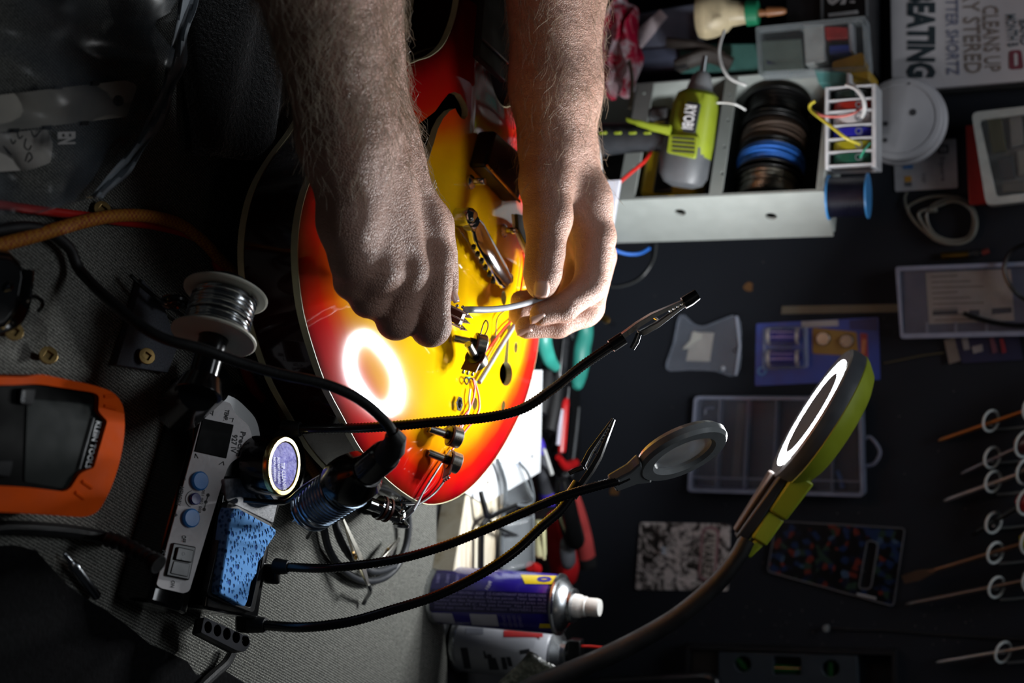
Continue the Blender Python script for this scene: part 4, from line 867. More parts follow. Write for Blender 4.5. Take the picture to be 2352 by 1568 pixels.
for m_, l in ((mat('green_ink', '#4fae8a', .6), [(1160, 1062), (1168, 1048), (1175, 1058), (1172, 1066)]), (mat('blue_ink', '#6f8fd0', .6), [(1190, 1050), (1196, 1062), (1186, 1072)]), (mat('blue_ink', '#6f8fd0', .6), [(1118, 1128), (1126, 1118), (1130, 1132), (1138, 1122)]), (mat('blue_ink', '#6f8fd0', .6), [(1205, 985), (1209, 998), (1214, 992)])):
    mb = MB().tube([tab(x, y, cz + .0003) for x, y in smooth_path(l, 4)], .0004, 4); part('ink_scribble', mb, m_, card)
gl = top('safety_glasses', tab(1160, 1200, .022), 'clear safety glasses with black temple arms lying on the wooden block', 'glasses')
LENSG = clear('glasses_lens', '#b8bfc4', .12, .1)
def lens(px4, zs):
    a, b, c, d = [tab(x, y, z) for (x, y), z in zip(px4, zs)]; R_ = []
    for i in range(9):
        u = i / 8; R_.append([(a.lerp(b, u)).lerp(d.lerp(c, u), j / 8) + V((0, .010, .006)) * math.sin(PI * u) * 1 for j in range(9)])
    return part('lens', MB().loft(R_, False, False), LENSG, gl, solid=.002)
lens([(1142, 1060), (1192, 1072), (1226, 1148), (1150, 1160)], (.026, .05, .055, .026)); lens([(1148, 1200), (1225, 1180), (1226, 1290), (1150, 1318)], (.026, .05, .05, .026))
RIMG = mat('smoke_rim', '#5b6064', .25)
mb = MB().tube([tab(x, y, z) for x, y, z in smooth_path([(1142, 1055, .03), (1160, 1110, .03), (1158, 1165, .028), (1152, 1220, .028), (1152, 1318, .028)], 5)], .0022, 8); part('brow_bar', mb, RIMG, gl)
mb = MB().tube([tab(x, y, z) for x, y, z in smooth_path([(1192, 1062, .05), (1214, 1090, .054), (1226, 1145, .055), (1210, 1160, .05), (1185, 1158, .045)], 5)], .0013, 8); part('lens_edge', mb, RIMG, gl)
mb = MB().tube([tab(x, y, z) for x, y, z in smooth_path([(1104, 1128, .032), (1112, 1160, .034), (1122, 1186, .036), (1150, 1175, .040), (1184, 1160, .046)], 5)], [.0024 + .0012 * min(i / 12, 1) for i in range(21)], 10, flat=.6); part('temple_arm', mb, BLACK, gl)
mb = MB().tube([tab(x, y, z) for x, y, z in smooth_path([(1122, 1188, .034), (1108, 1208, .032), (1105, 1240, .03), (1104, 1320, .03)], 5)], .0030, 10); part('temple_arm', mb, BLACK, gl)
mb = MB().tube([tab(x, y, z) for x, y, z in smooth_path([(1122, 1194, .034), (1145, 1212, .034), (1175, 1225, .036), (1212, 1238, .038)], 5)], .0018, 8); part('nose_bridge', mb, BLACK, gl)
# ---- tools lying at the back edge
def stick(name, label, cat, segs, group=None, lab=None):
    """hand tool from pixel segments [(part name, material, [(px, py, z, radius)...], flat)]"""
    c = segs[0][2][0]; t_ = top(name, tab(*c[:3]) + V((0, 0, -c[3])), label, cat, group)
    for nm, m_, pts, fl in segs:
        P = smooth_path(pts, 4); mb = MB().tube([tab(*p[:3]) for p in P], [p[3] for p in P], 12, flat=fl); part(nm, mb, m_, t_)
    return t_
TEAL = mat('teal_grip', '#2f8d80', .4); PURP = mat('purple_grip', '#4636b8', .35); DRED = mat('dark_red_grip', '#a3191d', .35); SOFT = mat('soft_grey_grip', '#46484e', .6)
pl = top('wire_stripper', tab(1300, 800, .02), 'teal handled wire stripper lying behind the left hand', 'pliers')
P = smooth_path([(1262, 690, .03, .008), (1252, 745, .03, .0085), (1250, 785, .03, .0085), (1262, 825, .03, .0075), (1278, 845, .03, .005)], 5); mb = MB().tube([tab(*p[:3]) for p in P], [p[3] for p in P], 14, flat=.7); part('grip', mb, TEAL, pl)
P = smooth_path([(1345, 700, .03, .006), (1346, 760, .028, .009), (1338, 800, .026, .010), (1334, 845, .025, .0095), (1326, 880, .025, .0075), (1322, 890, .025, .004)], 5); mb = MB().tube([tab(*p[:3]) for p in P], [p[3] for p in P], 14, flat=.6); part('grip', mb, TEAL, pl)
mb = MB(); tslab(mb, [(1300, 660), (1340, 660), (1336, 735), (1322, 775), (1290, 775), (1286, 720)], .026, .032); part('jaw', mb, mat('oiled_steel', '#55595a', .35, 1.0), pl, bevel=.001)
mb = MB().ring(tab(1313, 762, .033), Z, .0058, .0022, 20, 8); part('pivot_spring', mb, CHROME, pl)
mb = MB(); tslab(mb, [(1303, 700), (1317, 700), (1300, 865), (1286, 865)], .034, .0352); one('steel_rule', mb, STEEL, 'narrow bright steel rule lying over the teal wire stripper', 'ruler', bevel=.0003)
stick('pliers', 'black gripped pliers beside the far rim of the guitar', 'pliers', [('grip', RUBBER, [(1262, 820, .018, .006), (1258, 860, .018, .009), (1250, 900, .018, .0095), (1240, 950, .018, .008)], .8), ('grip', RUBBER, [(1285, 830, .016, .006), (1280, 880, .016, .008), (1272, 935, .016, .009), (1262, 990, .016, .008)], .8)])
stick('screwdriver', 'purple and grey handled screwdriver lying behind the white card', 'screwdriver', [('handle', PURP, [(1240, 1008, .012, .003), (1243, 1022, .012, .0042), (1246, 1045, .013, .0045)], 1), ('grip', SOFT, [(1246, 1045, .013, .0045), (1247, 1075, .014, .0085), (1254, 1105, .014, .0105), (1258, 1125, .014, .0108)], 1), ('handle_end', PURP, [(1258, 1124, .014, .0109), (1262, 1145, .014, .0115), (1262, 1158, .014, .0105), (1262, 1162, .014, .006)], 1), ('shaft', CHROME, [(1240, 1010, .012, .002), (1238, 960, .012, .002), (1240, 900, .012, .002)], 1)])
stick('marker_pen', 'slim white striped pen lying over the purple screwdriver', 'pen', [('barrel', WHITE, [(1250, 1032, .026, .0018), (1267, 1088, .026, .0024)], 1), ('tip', BLACK, [(1267, 1088, .026, .0024), (1276, 1118, .026, .0036), (1282, 1135, .026, .003)], 1)])
stick('chisel', 'red stick with white edge lying among the dark tools', 'tool', [('blade', RED, [(1304, 915, .024, .002), (1298, 935, .024, .0045), (1291, 1030, .024, .0045), (1290, 1034, .024, .002)], .5), ('edge', LABW, [(1290, 940, .023, .0025), (1282, 1022, .023, .0025)], .6), ('tang', STEEL, [(1306, 890, .024, .0014), (1303, 918, .024, .0014)], 1)])
stick('file', 'long dark steel file leaning beside the dark wall', 'file', [('blade', mat('dark_steel', '#4a4c4e', .45, 1.0), [(1330, 935, .012, .0022), (1322, 1010, .012, .003), (1310, 1100, .012, .0032), (1305, 1130, .012, .003)], .6)])
stick('cutter', 'black tool with red cap ends under the file', 'cutter', [('handle', BLACK, [(1255, 960, .01, .004), (1268, 1010, .01, .006), (1283, 1060, .012, .007), (1296, 1100, .012, .006)], .9), ('cap', RED, [(1283, 1050, .018, .004), (1298, 1070, .018, .006), (1322, 1062, .018, .005)], .9)])
stick('hobby_knife', 'glossy black knife handle with red stripe crossing the red grips', 'knife', [('handle', BLK, [(1290, 1100, .052, .006), (1296, 1140, .052, .0105), (1306, 1190, .052, .0115), (1318, 1235, .052, .0115), (1322, 1250, .052, .009), (1323, 1254, .052, .004)], 1), ('ferrule', CHROME, [(1300, 1088, .046, .0045), (1306, 1105, .046, .005), (1306, 1118, .046, .004)], 1), ('stripe', DRED, [(1282, 1150, .044, .004), (1294, 1200, .044, .006), (1306, 1246, .044, .004)], .7)])
stick('utility_knife', 'red utility knife with grey thumb pad standing beside the purple can', 'knife', [('handle', DRED, [(1270, 1185, .026, .010), (1284, 1225, .026, .0165), (1290, 1270, .026, .0175), (1300, 1310, .026, .0165), (1308, 1332, .026, .010)], .7), ('thumb_pad', SOFT, [(1298, 1232, .040, .004), (1302, 1250, .042, .0085), (1306, 1290, .042, .0085), (1306, 1304, .040, .004)], .6)])
stick('pliers', 'red gripped pliers with black end at the foot of the wall', 'pliers', [('grip', mat('faded_red_grip', '#b84544', .45), [(1312, 1120, .02, .006), (1326, 1170, .02, .0085), (1340, 1230, .02, .010), (1348, 1280, .02, .0105)], .9), ('grip_end', BLACKM, [(1346, 1278, .02, .0107), (1350, 1300, .02, .0105), (1350, 1308, .02, .006)], .9)])
stick('cream_marker', 'cream marker pen lying flat by the red knife', 'pen', [('barrel', mat('cream_plastic', '#d8d5a6', .4), [(1240, 1195, .024, .006), (1240, 1255, .024, .0068), (1240, 1276, .024, .0065), (1240, 1280, .024, .003)], 1), ('pocket_clip', mat('cream_plastic', '#d8d5a6', .4), [(1246, 1205, .030, .0016), (1250, 1284, .030, .0016)], 1)])
stick('metal_rod', 'silver and gold ended metal rod poking out past the left hand', 'rod', [('rod', STEEL, [(1335, 650, .05, .007), (1362, 712, .05, .0062), (1376, 722, .05, .005)], 1), ('gold_end', BRASS, [(1374, 721, .05, .0042), (1394, 735, .05, .0042)], 1), ('tip', CHROME, [(1392, 734, .05, .0045), (1408, 744, .05, .004)], 1)])
stick('bottle_cap', 'small red cap lying between the glasses and the purple can', 'cap', [('cap', RED, [(1218, 1300, .024, .005), (1232, 1306, .024, .006), (1236, 1308, .024, .003)], 1)])
# ---- coil of cable with two crocodile clips
CAB = mat('dark_cable', '#26282c', .5)
mb = MB().tube([tab(x, y, z) for x, y, z in smooth_path([(700, 1090, .012), (728, 1150, .010), (742, 1205, .006), (756, 1262, .006), (790, 1310, .006), (845, 1334, .007), (895, 1318, .007), (926, 1272, .008), (938, 1215, .010), (931, 1155, .012), (900, 1110, .012), (840, 1095, .006), (790, 1120, .006), (770, 1170, .012), (778, 1230, .014), (812, 1285, .014), (858, 1312, .015), (905, 1300, .012)], 7)], .0031, 12)
one('test_lead', mb, CAB, 'dark grey cable coiled on the grey cover below the soldering iron', 'cable')
def loose_clip(label, p0, p1, lift):
    c = top('crocodile_clip', tab(*p0, .001), label, 'clip'); a, b = tab(*p0, lift), tab(*p1, lift)
    c_ = clip.__wrapped__ if hasattr(clip, '__wrapped__') else clip
    ax = (b - a); L = ax.length; ax /= L; s_ = ax.cross(Z)
    for sg in (1, -1):
        R_ = []
        for u, o_, w_, th in ((0, .2, 1.6, .6), (.2, 1.2, 2.6, .8), (.45, 2.2, 2.8, .8), (.75, 1.0, 2.0, .7), (1, .3, 1.2, .5)):
            R_.append([a + ax * (u * L) + s_ * (i * w_ * .001) + Z * ((sg * o_ + j * th * .5) * .001) for i, j in ((-1, -1), (1, -1), (1, 1), (-1, 1))])
        part('jaw', MB().loft(R_), mat('bright_clip', '#d6d3c8', .3, 1.0), c, bevel=.0003)
    mb = MB().cyl(a + ax * L * .45 - s_ * .0032, a + ax * L * .45 + s_ * .0032, .0012, 8); part('rivet', mb, BRASS, c)
    mb = MB().tube([a, a - ax * .006], .0018, 8); part('crimp', mb, STEEL, c)
loose_clip('open crocodile clip pointing away from the iron coil, inside the cable loop', (846, 1342), (788, 1192), .022); loose_clip('bright crocodile clip at the right inside of the cable loop', (872, 1292), (918, 1236), .014)
mb = MB().tube([tab(x, y, z) for x, y, z in ((846, 1340, .02), (850, 1360, .014), (840, 1376, .006), (834, 1388, .004))], .0018, 8); one('bent_pin', mb, STEEL, 'bent steel pin lying below the open crocodile clip', 'pin')
# ---- left front: plate, screws, ring, leads, loose tip, cloths, bag
mb = MB(); tslab(mb, [(328, 640), (378, 702), (408, 800), (386, 856), (268, 838), (300, 735)], .0005, .006); plate_ = one('metal_plate', mb, mat('speckled_grey_plate', '#4a4c54', .5, scale=900, var=.35), 'speckled dark grey plate with a brass screw beside the solder spool', 'plate', bevel=.0006)
def screw(px, py, z, label, r=.0052):
    c = tab(px, py, z); s_ = top('screw', c + Z * -.006, label, 'screw', 'brass square socket screws'); n = V((-.25, -.45, .86)).normalized()
    e = n.orthogonal().normalized(); g_ = n.cross(e); ho = [c + (e * a + g_ * b) * .0021 for a, b in ((-1, -1), (1, -1), (1, 1), (-1, 1))]; ou = [c + (e * math.cos(i * PI / 10) + g_ * math.sin(i * PI / 10)) * r for i in range(20)]
    part('screw_head', MB().holed(ou, [ho], -n * .0016), mat('brass_screw', '#b99a63', .35, 1.0), s_, bevel=.0002)
    part('screw_shank', MB().lathe([(r, 0), (.0022, -.0025), (.0018, -.006), (.0001, -.0075)], c - n * .0016, n, 12), mat('brass_screw', '#b99a63', .35, 1.0), s_); return s_
screw(338, 817, .012, 'brass square socket screw standing on the speckled grey plate'); screw(112, 815, .008, 'brass square socket screw above the multimeter, nearest the picture middle'); screw(33, 760, .008, 'brass square socket screw beside the black strap at the left'); screw(236, 480, .0062, 'brass square socket screw lying under the braided cable')
rg = top('toroid_coil', tab(392, 692, .006), 'small black ring coil on a copper stub beside the solder spool', 'coil')
mb = MB().ring(tab(400, 694, .018), (.9, -.3, .3), .0065, .0022, 28, 8); part('ring', mb, BLK, rg); mb = MB().lathe([(.0048, 0), (.0048, .002), (.0018, .002), (.0018, .0026), (.0001, .0026)], tab(388, 694, .016), (-.5, -.6, .62), 16); part('copper_stub', mb, mat('copper', '#c98a6a', .25, 1.0), rg)
mb = MB().tube([tab(x, y, z) for x, y, z in smooth_path([(300, 632, .01), (330, 660, .012), (368, 690, .016), (402, 712, .014), (440, 742, .010)], 5)], .0014, 8); part('lead', mb, BLACK, rg)
t = NT('braided_cable'); br = t.n('ShaderNodeTexChecker'); br.inputs['Scale'].default_value = 520; t.l(t.co, br.inputs['Vector']); br.inputs[1].default_value = (*srgb('#b5761a'), 1); br.inputs[2].default_value = (*srgb('#8c2a12'), 1); t.set(color=t.mix(t.mapr(t.noise(120), .3, .7, 0, .5), br.outputs[0], '#a8741c'), rough=.7); t.bump(br.outputs[1], .6, .0006)
mb = MB().tube([tab(x, y, z) for x, y, z in smooth_path([(-150, 600, .01), (0, 562, .010), (80, 541, .010), (180, 512, .012), (260, 496, .0125), (340, 496, .0125), (410, 514, .010), (460, 549, .010), (500, 590, .010), (538, 630, .009), (566, 690, .007), (588, 750, .006), (603, 800, .006), (622, 870, .006), (650, 945, .006), (690, 1035, .006), (735, 1105, .006)], 6)], .0040, 12)
one('braided_cable', mb, t.m, 'orange and brown braided cable curving along the guitar rim', 'cable')
REDL = mat('red_test_lead', '#b51d17', .4, var=.06)
mb = MB(); P = [tab(x, y, z) for x, y, z in smooth_path([(-80, 458, .006), (0, 470, .006), (100, 484, .006), (200, 496, .006), (270, 508, .0045), (350, 518, .0045), (430, 538, .006), (470, 562, .006), (495, 595, .006), (508, 632, .006), (520, 700, .006), (548, 800, .006), (566, 855, .006), (590, 905, .006), (600, 915, .006)], 6)]
mb.tube(P, [.0026 + (.0012 * (1 + .25 * (i % 2)) if 48 < i < 58 or i > 70 else 0) for i in range(len(P))], 10); one('red_test_lead', mb, REDL, 'red test lead running beside the braided cable, ribbed boot by the spool', 'cable')
bit = top('soldering_tip', tab(185, 1318, .002), 'loose silver soldering tip lying on the grey cover at lower left', 'soldering tip')
a, b = tab(223, 1370, .005), tab(147, 1270, .005); L = (b - a).length
part('tip_body', MB().lathe([(.0024, 0), (.0030, .001), (.0030, L * .62), (.0026, L * .63), (.0026, L * .66), (.0032, L * .665), (.0032, L * .70), (.0020, L * .80), (.0014, L * .82), (.0014, L * .97), (.0010, L)], a, b - a, 20), mat('silver_tip', '#b8bcc2', .22, 1.0), bit)
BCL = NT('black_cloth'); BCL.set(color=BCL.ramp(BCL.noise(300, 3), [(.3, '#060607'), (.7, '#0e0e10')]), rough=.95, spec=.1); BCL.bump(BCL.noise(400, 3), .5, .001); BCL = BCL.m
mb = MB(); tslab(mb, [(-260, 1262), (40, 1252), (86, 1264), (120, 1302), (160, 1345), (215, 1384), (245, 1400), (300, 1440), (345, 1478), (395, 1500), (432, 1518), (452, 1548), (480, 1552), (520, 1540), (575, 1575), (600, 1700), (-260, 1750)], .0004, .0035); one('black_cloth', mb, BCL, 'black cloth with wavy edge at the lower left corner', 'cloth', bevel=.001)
mb = MB().tube([tab(x, y, z) for x, y, z in smooth_path([(538, 1488, .008), (520, 1522, .0075), (490, 1550, .0075), (450, 1590, .0075), (400, 1660, .0075)], 5)], .0034, 10); one('black_cable', mb, RUBBER, 'black cable leaving the tip block towards the bottom of the picture', 'cable')
st = top('headband', tab(20, 670, .001), 'glossy black plastic headband and strap loops at the left edge', 'headset')
mb = MB(); tslab(mb, [(-120, 560), (30, 572), (62, 600), (66, 640), (50, 720), (20, 760), (-120, 800)], .0005, .02); part('band', mb, BLK, st, bevel=.006, seg=3)
mb = MB().tube([tab(x, y, z) for x, y, z in smooth_path([(8, 662, .026), (20, 650, .028), (27, 654, .028), (22, 662, .026), (8, 664, .026)], 4)], .0012, 6); part('loop', mb, BLK, st)
mb = MB().tube([tab(x, y, z) for x, y, z in smooth_path([(64, 620, .018), (56, 690, .018), (40, 730, .012), (10, 750, .008), (-60, 770, .006)], 5)], .0035, 8, flat=.5); part('strap', mb, BLK, st)
mb = MB().tube([tab(x, y, z) for x, y, z in smooth_path([(58, 682, .010), (80, 681, .012), (96, 692, .012), (96, 704, .010), (88, 714, .006)], 5)], .0012, 8); part('loop', mb, BLK, st)
# zip bag with its strip and label at the upper left
bagt = clear('zip_bag_film', '#4a5056', .015, .3)
def bagpt(u, v):
    e = smooth_path([(430, -40), (412, 60), (396, 140), (372, 225), (330, 310), (275, 385), (215, 452)], 8); p = e[min(int(v * (len(e) - 1)), len(e) - 1)]
    q = (-150, -60 + 620 * v); return tab(p[0] + (q[0] - p[0]) * u, p[1] + (q[1] - p[1]) * u, .016 + .006 * math.sin(u * 11 + v * 5) + .004 * math.sin(v * 23 + u * 9))
bag = top('zip_bag', bagpt(.5, .5) - V((0, 0, .016)), 'clear zip bag with shiny seam holding pale parts at upper left', 'plastic bag')
mb = MB().loft([[bagpt(i / 26, j / 40) for j in range(41)] for i in range(27)], False, False); part('film', mb, bagt, bag, solid=.0003)
seam = smooth_path([(430, -40), (412, 60), (396, 140), (372, 225), (330, 310), (275, 385), (215, 452)], 8); sw_ = [(24 + 5 * math.sin(i * .5)) * (1 if i < 20 else .9) for i in range(len(seam))]
mb = MB(); R_ = []
for (x, y), w_, i in zip(seam, sw_, range(99)): R_.append([tab(x + w_ * k, y + w_ * .25 * k, .022 + .003 * math.sin(k * 5 + i * .4)) for k in (-.4, -.1, .2, .5, .8, 1.1)])
mb.loft(R_, False, False); part('seam', mb, clear('zip_bag_seam', '#8f979e', .5, .25), bag, solid=.0004)
pg = top('plastic_strip', tab(150, 245, .0105), 'pale strip with a round hole inside the zip bag', 'strip')
mb = MB().holed([tab(x, y, .013) for x, y in rpoly([(-120, 232), (290, 184), (316, 196), (292, 268), (-120, 318)], 8)], [[tab(272 + 13 * math.cos(a), 231 + 13 * math.sin(a), .013) for a in [i * PI / 8 for i in range(16)]]], Z * -.0025); part('strip', mb, mat('dull_white_strip', '#8f8a80', .6), pg)
for x, y in ((130, 200), (215, 192), (30, 300), (105, 293), (190, 283)): part('clip_tab', MB().prism([tab(x + dx, y + dy, .0135) for dx, dy in ((-8, -4), (9, -5), (7, 5), (-10, 5))], Z * .002), BLACKM, pg)
lb = top('paper_label', tab(60, 350, .0095), 'handwritten paper label inside the zip bag under the strip', 'label')
mb = MB().prism([tab(x, y, .0102) for x, y in rpoly([(-120, 316), (108, 296), (122, 330), (116, 374), (70, 390), (-120, 402)], 6)], Z * -.0006); part('paper', mb, mat('dim_paper', '#a8a29a', .7), lb)
hand = [[(8, 335), (20, 352), (12, 340), (26, 356)], [(24, 318), (30, 330), (36, 322)], [(40, 305), (44, 318), (52, 312)], [(58, 370), (66, 350), (74, 362), (64, 372)], [(60, 318), (56, 336), (66, 344), (72, 334)], [(72, 300), (78, 314), (88, 306), (92, 300)]]
for l in hand: part('handwriting', MB().tube([tab(x, y, .0104) for x, y in smooth_path(l, 4)], .0004, 4), INK, lb)
lettering('EN', mat('dim_white_print', '#9d9a98', .6), bag, tab(134, 303, .024), tab(134, 332, .024), tab(172, 302, .024), .05)
# ------------------------------------------------------------------ against the back wall
def wt(name, px, py, off, label, cat, group=None): return top(name, wal(px, py, off), label, cat, group)
def ws(nm, m_, parent, px, o0, o1, bevel=0., **kw): mb = MB(); wslab(mb, px, o0, o1); return part(nm, mb, m_, parent, bevel=bevel, **kw)
def line(nm, m_, parent, pts, off, r, k=5, **kw):
    P = smooth_path([(*p, off) if len(p) < 3 else p for p in pts], k); return part(nm, MB().tube([wal(*p) for p in P], r, 8), m_, parent, **kw)
def wline(name, pts, off, r, m_, label, cat, k=6, group=None):
    P = smooth_path([(*p, off) if len(p) < 3 else p for p in pts], k); return one(name, MB().tube([wal(*p) for p in P], r, 8), m_, label, cat, group)
# ---- white crate standing open to the front, turned a little
FR, FL, BR = V((-.149, 1.315, .308)), V((-.2870, 1.39, .308)), V((-.1155, 1.39, .308)); e1 = (FR - FL); CW_ = e1.length; e1.normalize(); e2 = V((-e1.y, e1.x, 0)); CD = (BR - FR).length; zb = -.004
def cr(a, b, z): return FL + e1 * a + e2 * b + V((0, 0, z - .308))       # a across, b back, z up
fp_ = pick(FR, -e2)
CRW = mat('crate_white', '#a2a7a3', .5, var=.05); CRM = Matrix((e1, e2, Z)).transposed()
crate = top('crate', cr(CW_ / 2, CD / 2, zb), 'white plastic crate with perforated shelf strips, open side facing out', 'crate')
def crbox(nm, a0, a1, b0, b1, z0, z1, m_=CRW, bev=.0012, par=None): return part(nm, MB().box(cr((a0 + a1) / 2, (b0 + b1) / 2, (z0 + z1) / 2), (a1 - a0, b1 - b0, z1 - z0), CRM), m_, par or crate, bevel=bev)
ho = []
for px, py in ((1562, 488), (1771, 497)):
    sp_k = pick(FR, e1); c = sp_k(px, py); ho.append([c + e2 * (.0062 * math.cos(i * PI / 8)) + Z * (.0062 * math.sin(i * PI / 8)) for i in range(16)])
mb = MB().holed([cr(CW_, 0, zb), cr(CW_, CD, zb), cr(CW_, CD, .306), cr(CW_, 0, .308)], ho, -e1 * .003); part('side_panel', mb, CRW, crate)
crbox('side_panel', 0, .003, 0, CD, zb, .308); crbox('back_panel', .003, CW_ - .003, CD - .003, CD, zb, .306, BLACKM); crbox('top_strip', .003, CW_ - .003, 0, .004, .300, .308); crbox('crate_top', .003, CW_ - .003, .004, CD - .003, .3045, .308, CRW); crbox('crate_bottom', .003, CW_ - .003, 0, CD - .003, zb, zb + .003)
for q, hs in (([(1468, 176), (1505, 174), (1478, 440), (1437, 438)], ((1479, 213), (1466, 290), (1459, 385))), ([(1668, 172), (1696, 171), (1676, 446), (1637, 444)], ((1676, 219), (1672, 277), (1664, 337), (1659, 398)))):
    f_ = [fp_(*p) for p in q]; zz = [p.z for p in f_]; f_ = [cr(.003, 0, zz[0]), cr(.003, 0, zz[1]), cr(CW_ - .003, 0, zz[1]), cr(CW_ - .003, 0, zz[0])]
    hp = [[fp_(px + 4 * math.cos(i * PI / 6), py + 4 * math.sin(i * PI / 6)) for i in range(12)] for px, py in hs]
    part('shelf_strip', MB().holed(f_, hp, e2 * .003), CRW, crate); crbox('shelf', .003, CW_ - .003, .003, CD - .003, zz[0], zz[0] + .003)
# spools of wire on the top shelf
zs = fp_(1668, 310).z + .006; sr = .036
def wspool(name, a, w_, col, label, rr=.030, fl=None):
    c = cr(a, .041, fp_(1676, 310).z + sr + .001); s_ = top(name, c - Z * sr, label, 'wire spool', 'wire spools on the crate shelf')
    for k in (-1, 1): part('flange', MB().lathe([(sr, -.001), (sr, .001)], c + e1 * (k * w_ / 2), e1, 36), fl or BLACK, s_, bevel=.0004)
    mb = MB().lathe([(rr - .002, -w_ / 2 + .001), (rr - .002, w_ / 2 - .001)], c, e1, 36, False); part('core', mb, BLACKM, s_)
    e_ = e1.orthogonal().normalized(); g_ = e1.cross(e_); n_ = max(3, int(w_ / .0042)); 
    for k in range(n_): mb = MB().ring(c + e1 * (-w_ / 2 + (k + .5) * w_ / n_), (e1 + Z * rnd.uniform(-.08, .08)), rr - rnd.uniform(0, .003), w_ / n_ * .5, 32, 8); part('wire_turn', mb, col, s_)
BLW = mat('blue_hookup_wire', '#2f74d8', .4); BRW = mat('brown_hookup_wire', '#5a4a40', .45); SLW = mat('silver_wire', '#8f8b80', .3, 1.0)
wspool('wire_spool', .029, .030, BLACK, 'spool of black wire, first from the left on the crate shelf'); wspool('wire_spool', .064, .030, BRW, 'spool of brown wire next to the blue one on the crate shelf', .033); wspool('wire_spool', .096, .024, BLW, 'spool of bright blue wire on the crate shelf', .034); wspool('wire_spool', .130, .030, SLW, 'spool of thin silver wire, last on the right of the crate shelf', .031)
# yellow cased thing in the crate behind the drill
yz = fp_(1437, 438).z + .004
yb = top('tape_measure', cr(.08, .04, yz), 'yellow and black cased tape behind the drill inside the crate', 'tape measure')
part('case', MB().box(cr(.085, .04, yz + .034), (.10, .04, .062), CRM), mat('yellow_case', '#c9a90f', .45), yb, bevel=.006); part('band', MB().box(cr(.085, .018, yz + .03), (.103, .006, .02), CRM), BLACK, yb, bevel=.002)
# ---- lime drill standing before the crate
drill = top('drill', V((wal(1500, 350, .20).x, 1.28, -.004)), 'lime green and grey compact drill standing upright in front of the crate', 'drill')
DO = .20; d0, d1 = wal(1613, 170, DO), wal(1572, 425, DO); dx = (d1 - d0).normalized(); DL = (d1 - d0).length
pxm = (wal(1600, 300, DO) - wal(1600, 301, DO)).length
dy = (-Z - dx * (-Z).dot(dx)).normalized(); dn = dx.cross(dy)
def drill_body(prof, sq=.82):
    R_ = []
    for u, r, o_ in prof: R_.append([d0 + dx * (u * DL) + dy * (o_ * pxm + math.copysign(abs(math.cos(a)) ** sq, math.cos(a)) * r * pxm) + dn * (math.copysign(abs(math.sin(a)) ** sq, math.sin(a)) * r * pxm * .9) for a in [i * PI / 12 for i in range(24)]])
    return MB().loft(R_)
LIMED = mat('drill_lime', '#7f8c20', .45, var=.06)
DGR = mat('drill_grey', '#4b4d50', .5)
part('chuck', drill_body([(-.02, 13, 0), (.01, 20, 0), (.10, 28, 0), (.18, 33, 0)], 1), mat('drill_silver', '#7d7f82', .4), drill)
part('motor_housing', drill_body([(.155, 34, 0), (.19, 46, 2), (.30, 52, 4), (.62, 55, 4), (.74, 54, 4), (.80, 50, 4)]), LIMED, drill, bevel=.0015)
part('rear_cap', drill_body([(.60, 56.5, 8), (.78, 57.5, 8), (.92, 55, 6), (.99, 44, 4), (1.02, 25, 4)]), DGR, drill)
mb = MB().cyl(d0 - dx * .001, d0 - dx * .018, .0035, 12, .0025); part('drill_bit', mb, STEEL, drill)
fpk = pick(d0 - V((0, 1, 0)) * .0255, V((0, -1, 0)))
def dface(px, h0, h1, m_, nm, bev=0.): mb = MB().prism([fpk(x, y) - V((0, h0, 0)) for x, y in px], V((0, -(h1 - h0), 0))); return part(nm, mb, m_, drill, bevel=bev)
dface(rpoly([(1579, 233), (1609, 238), (1596, 305), (1567, 300)], 3), -.004, .0012, mat('drill_badge', '#23262c', .4), 'badge', .0005)
lettering('RYOBI', mat('white_print', '#d3d4d6', .5, var=0), drill, fpk(1577, 241) + V((0, -.0016, 0)), fpk(1568, 296) + V((0, -.0016, 0)), fpk(1602, 243) + V((0, -.0016, 0)), .03)
dface(rpoly([(1536, 308), (1604, 312), (1596, 364), (1530, 350)], 6), -.006, -.0005, LIMED, 'vent_panel', .0008)
for k in range(4): dface([(1545, 315 + 10 * k), (1596, 319 + 10 * k), (1595, 322 + 10 * k), (1544, 318 + 10 * k)], -.0005, .0003, DKP, 'vent_slot')
# grip down to its battery on the bench (hidden by the hand)
gp = [wal(1560, 318, DO), wal(1500, 315, DO), wal(1430, 318, DO), wal(1370, 322, DO), V((wal(1370, 322, DO).x - .004, YW - DO, .03))]; gr = [36, 33, 36, 40, 44]
R_ = [[c + RI * (math.cos(a) * r * pxm) + V((0, 1, 0)) * (math.sin(a) * r * pxm * .75) for a in [i * PI / 10 for i in range(20)]] for c, r in zip(gp, gr)]
part('grip', MB().loft(R_), DGREY, drill, bevel=.001); c = gp[-1]; part('battery', MB().box((c.x, c.y + .01, .012), (.075, .10, .032)), DGREY, drill, bevel=.006)
mb = MB().tube([wal(*p) for p in smooth_path([(1540, 300, DO + .026), (1500, 292, DO + .026), (1465, 282, DO + .025), (1440, 274, DO + .02)], 5)], [.0065, .006, .0055, .005, .005, .005, .0045, .004, .004, .004, .0038, .003, .003, .003, .003, .0025], 10, flat=.5); part('trigger_guard', mb, LIMED, drill)
part('trigger', MB().box(wal(1515, 262, DO + .004), (.014, .014, .022)), DGR, drill, bevel=.004)
for k in range(4): part('grip_dash', MB().box(wal(1385 + 34 * k, 305, DO + .0155), (.003, .004, .008)), LIMED, drill, bevel=.001)
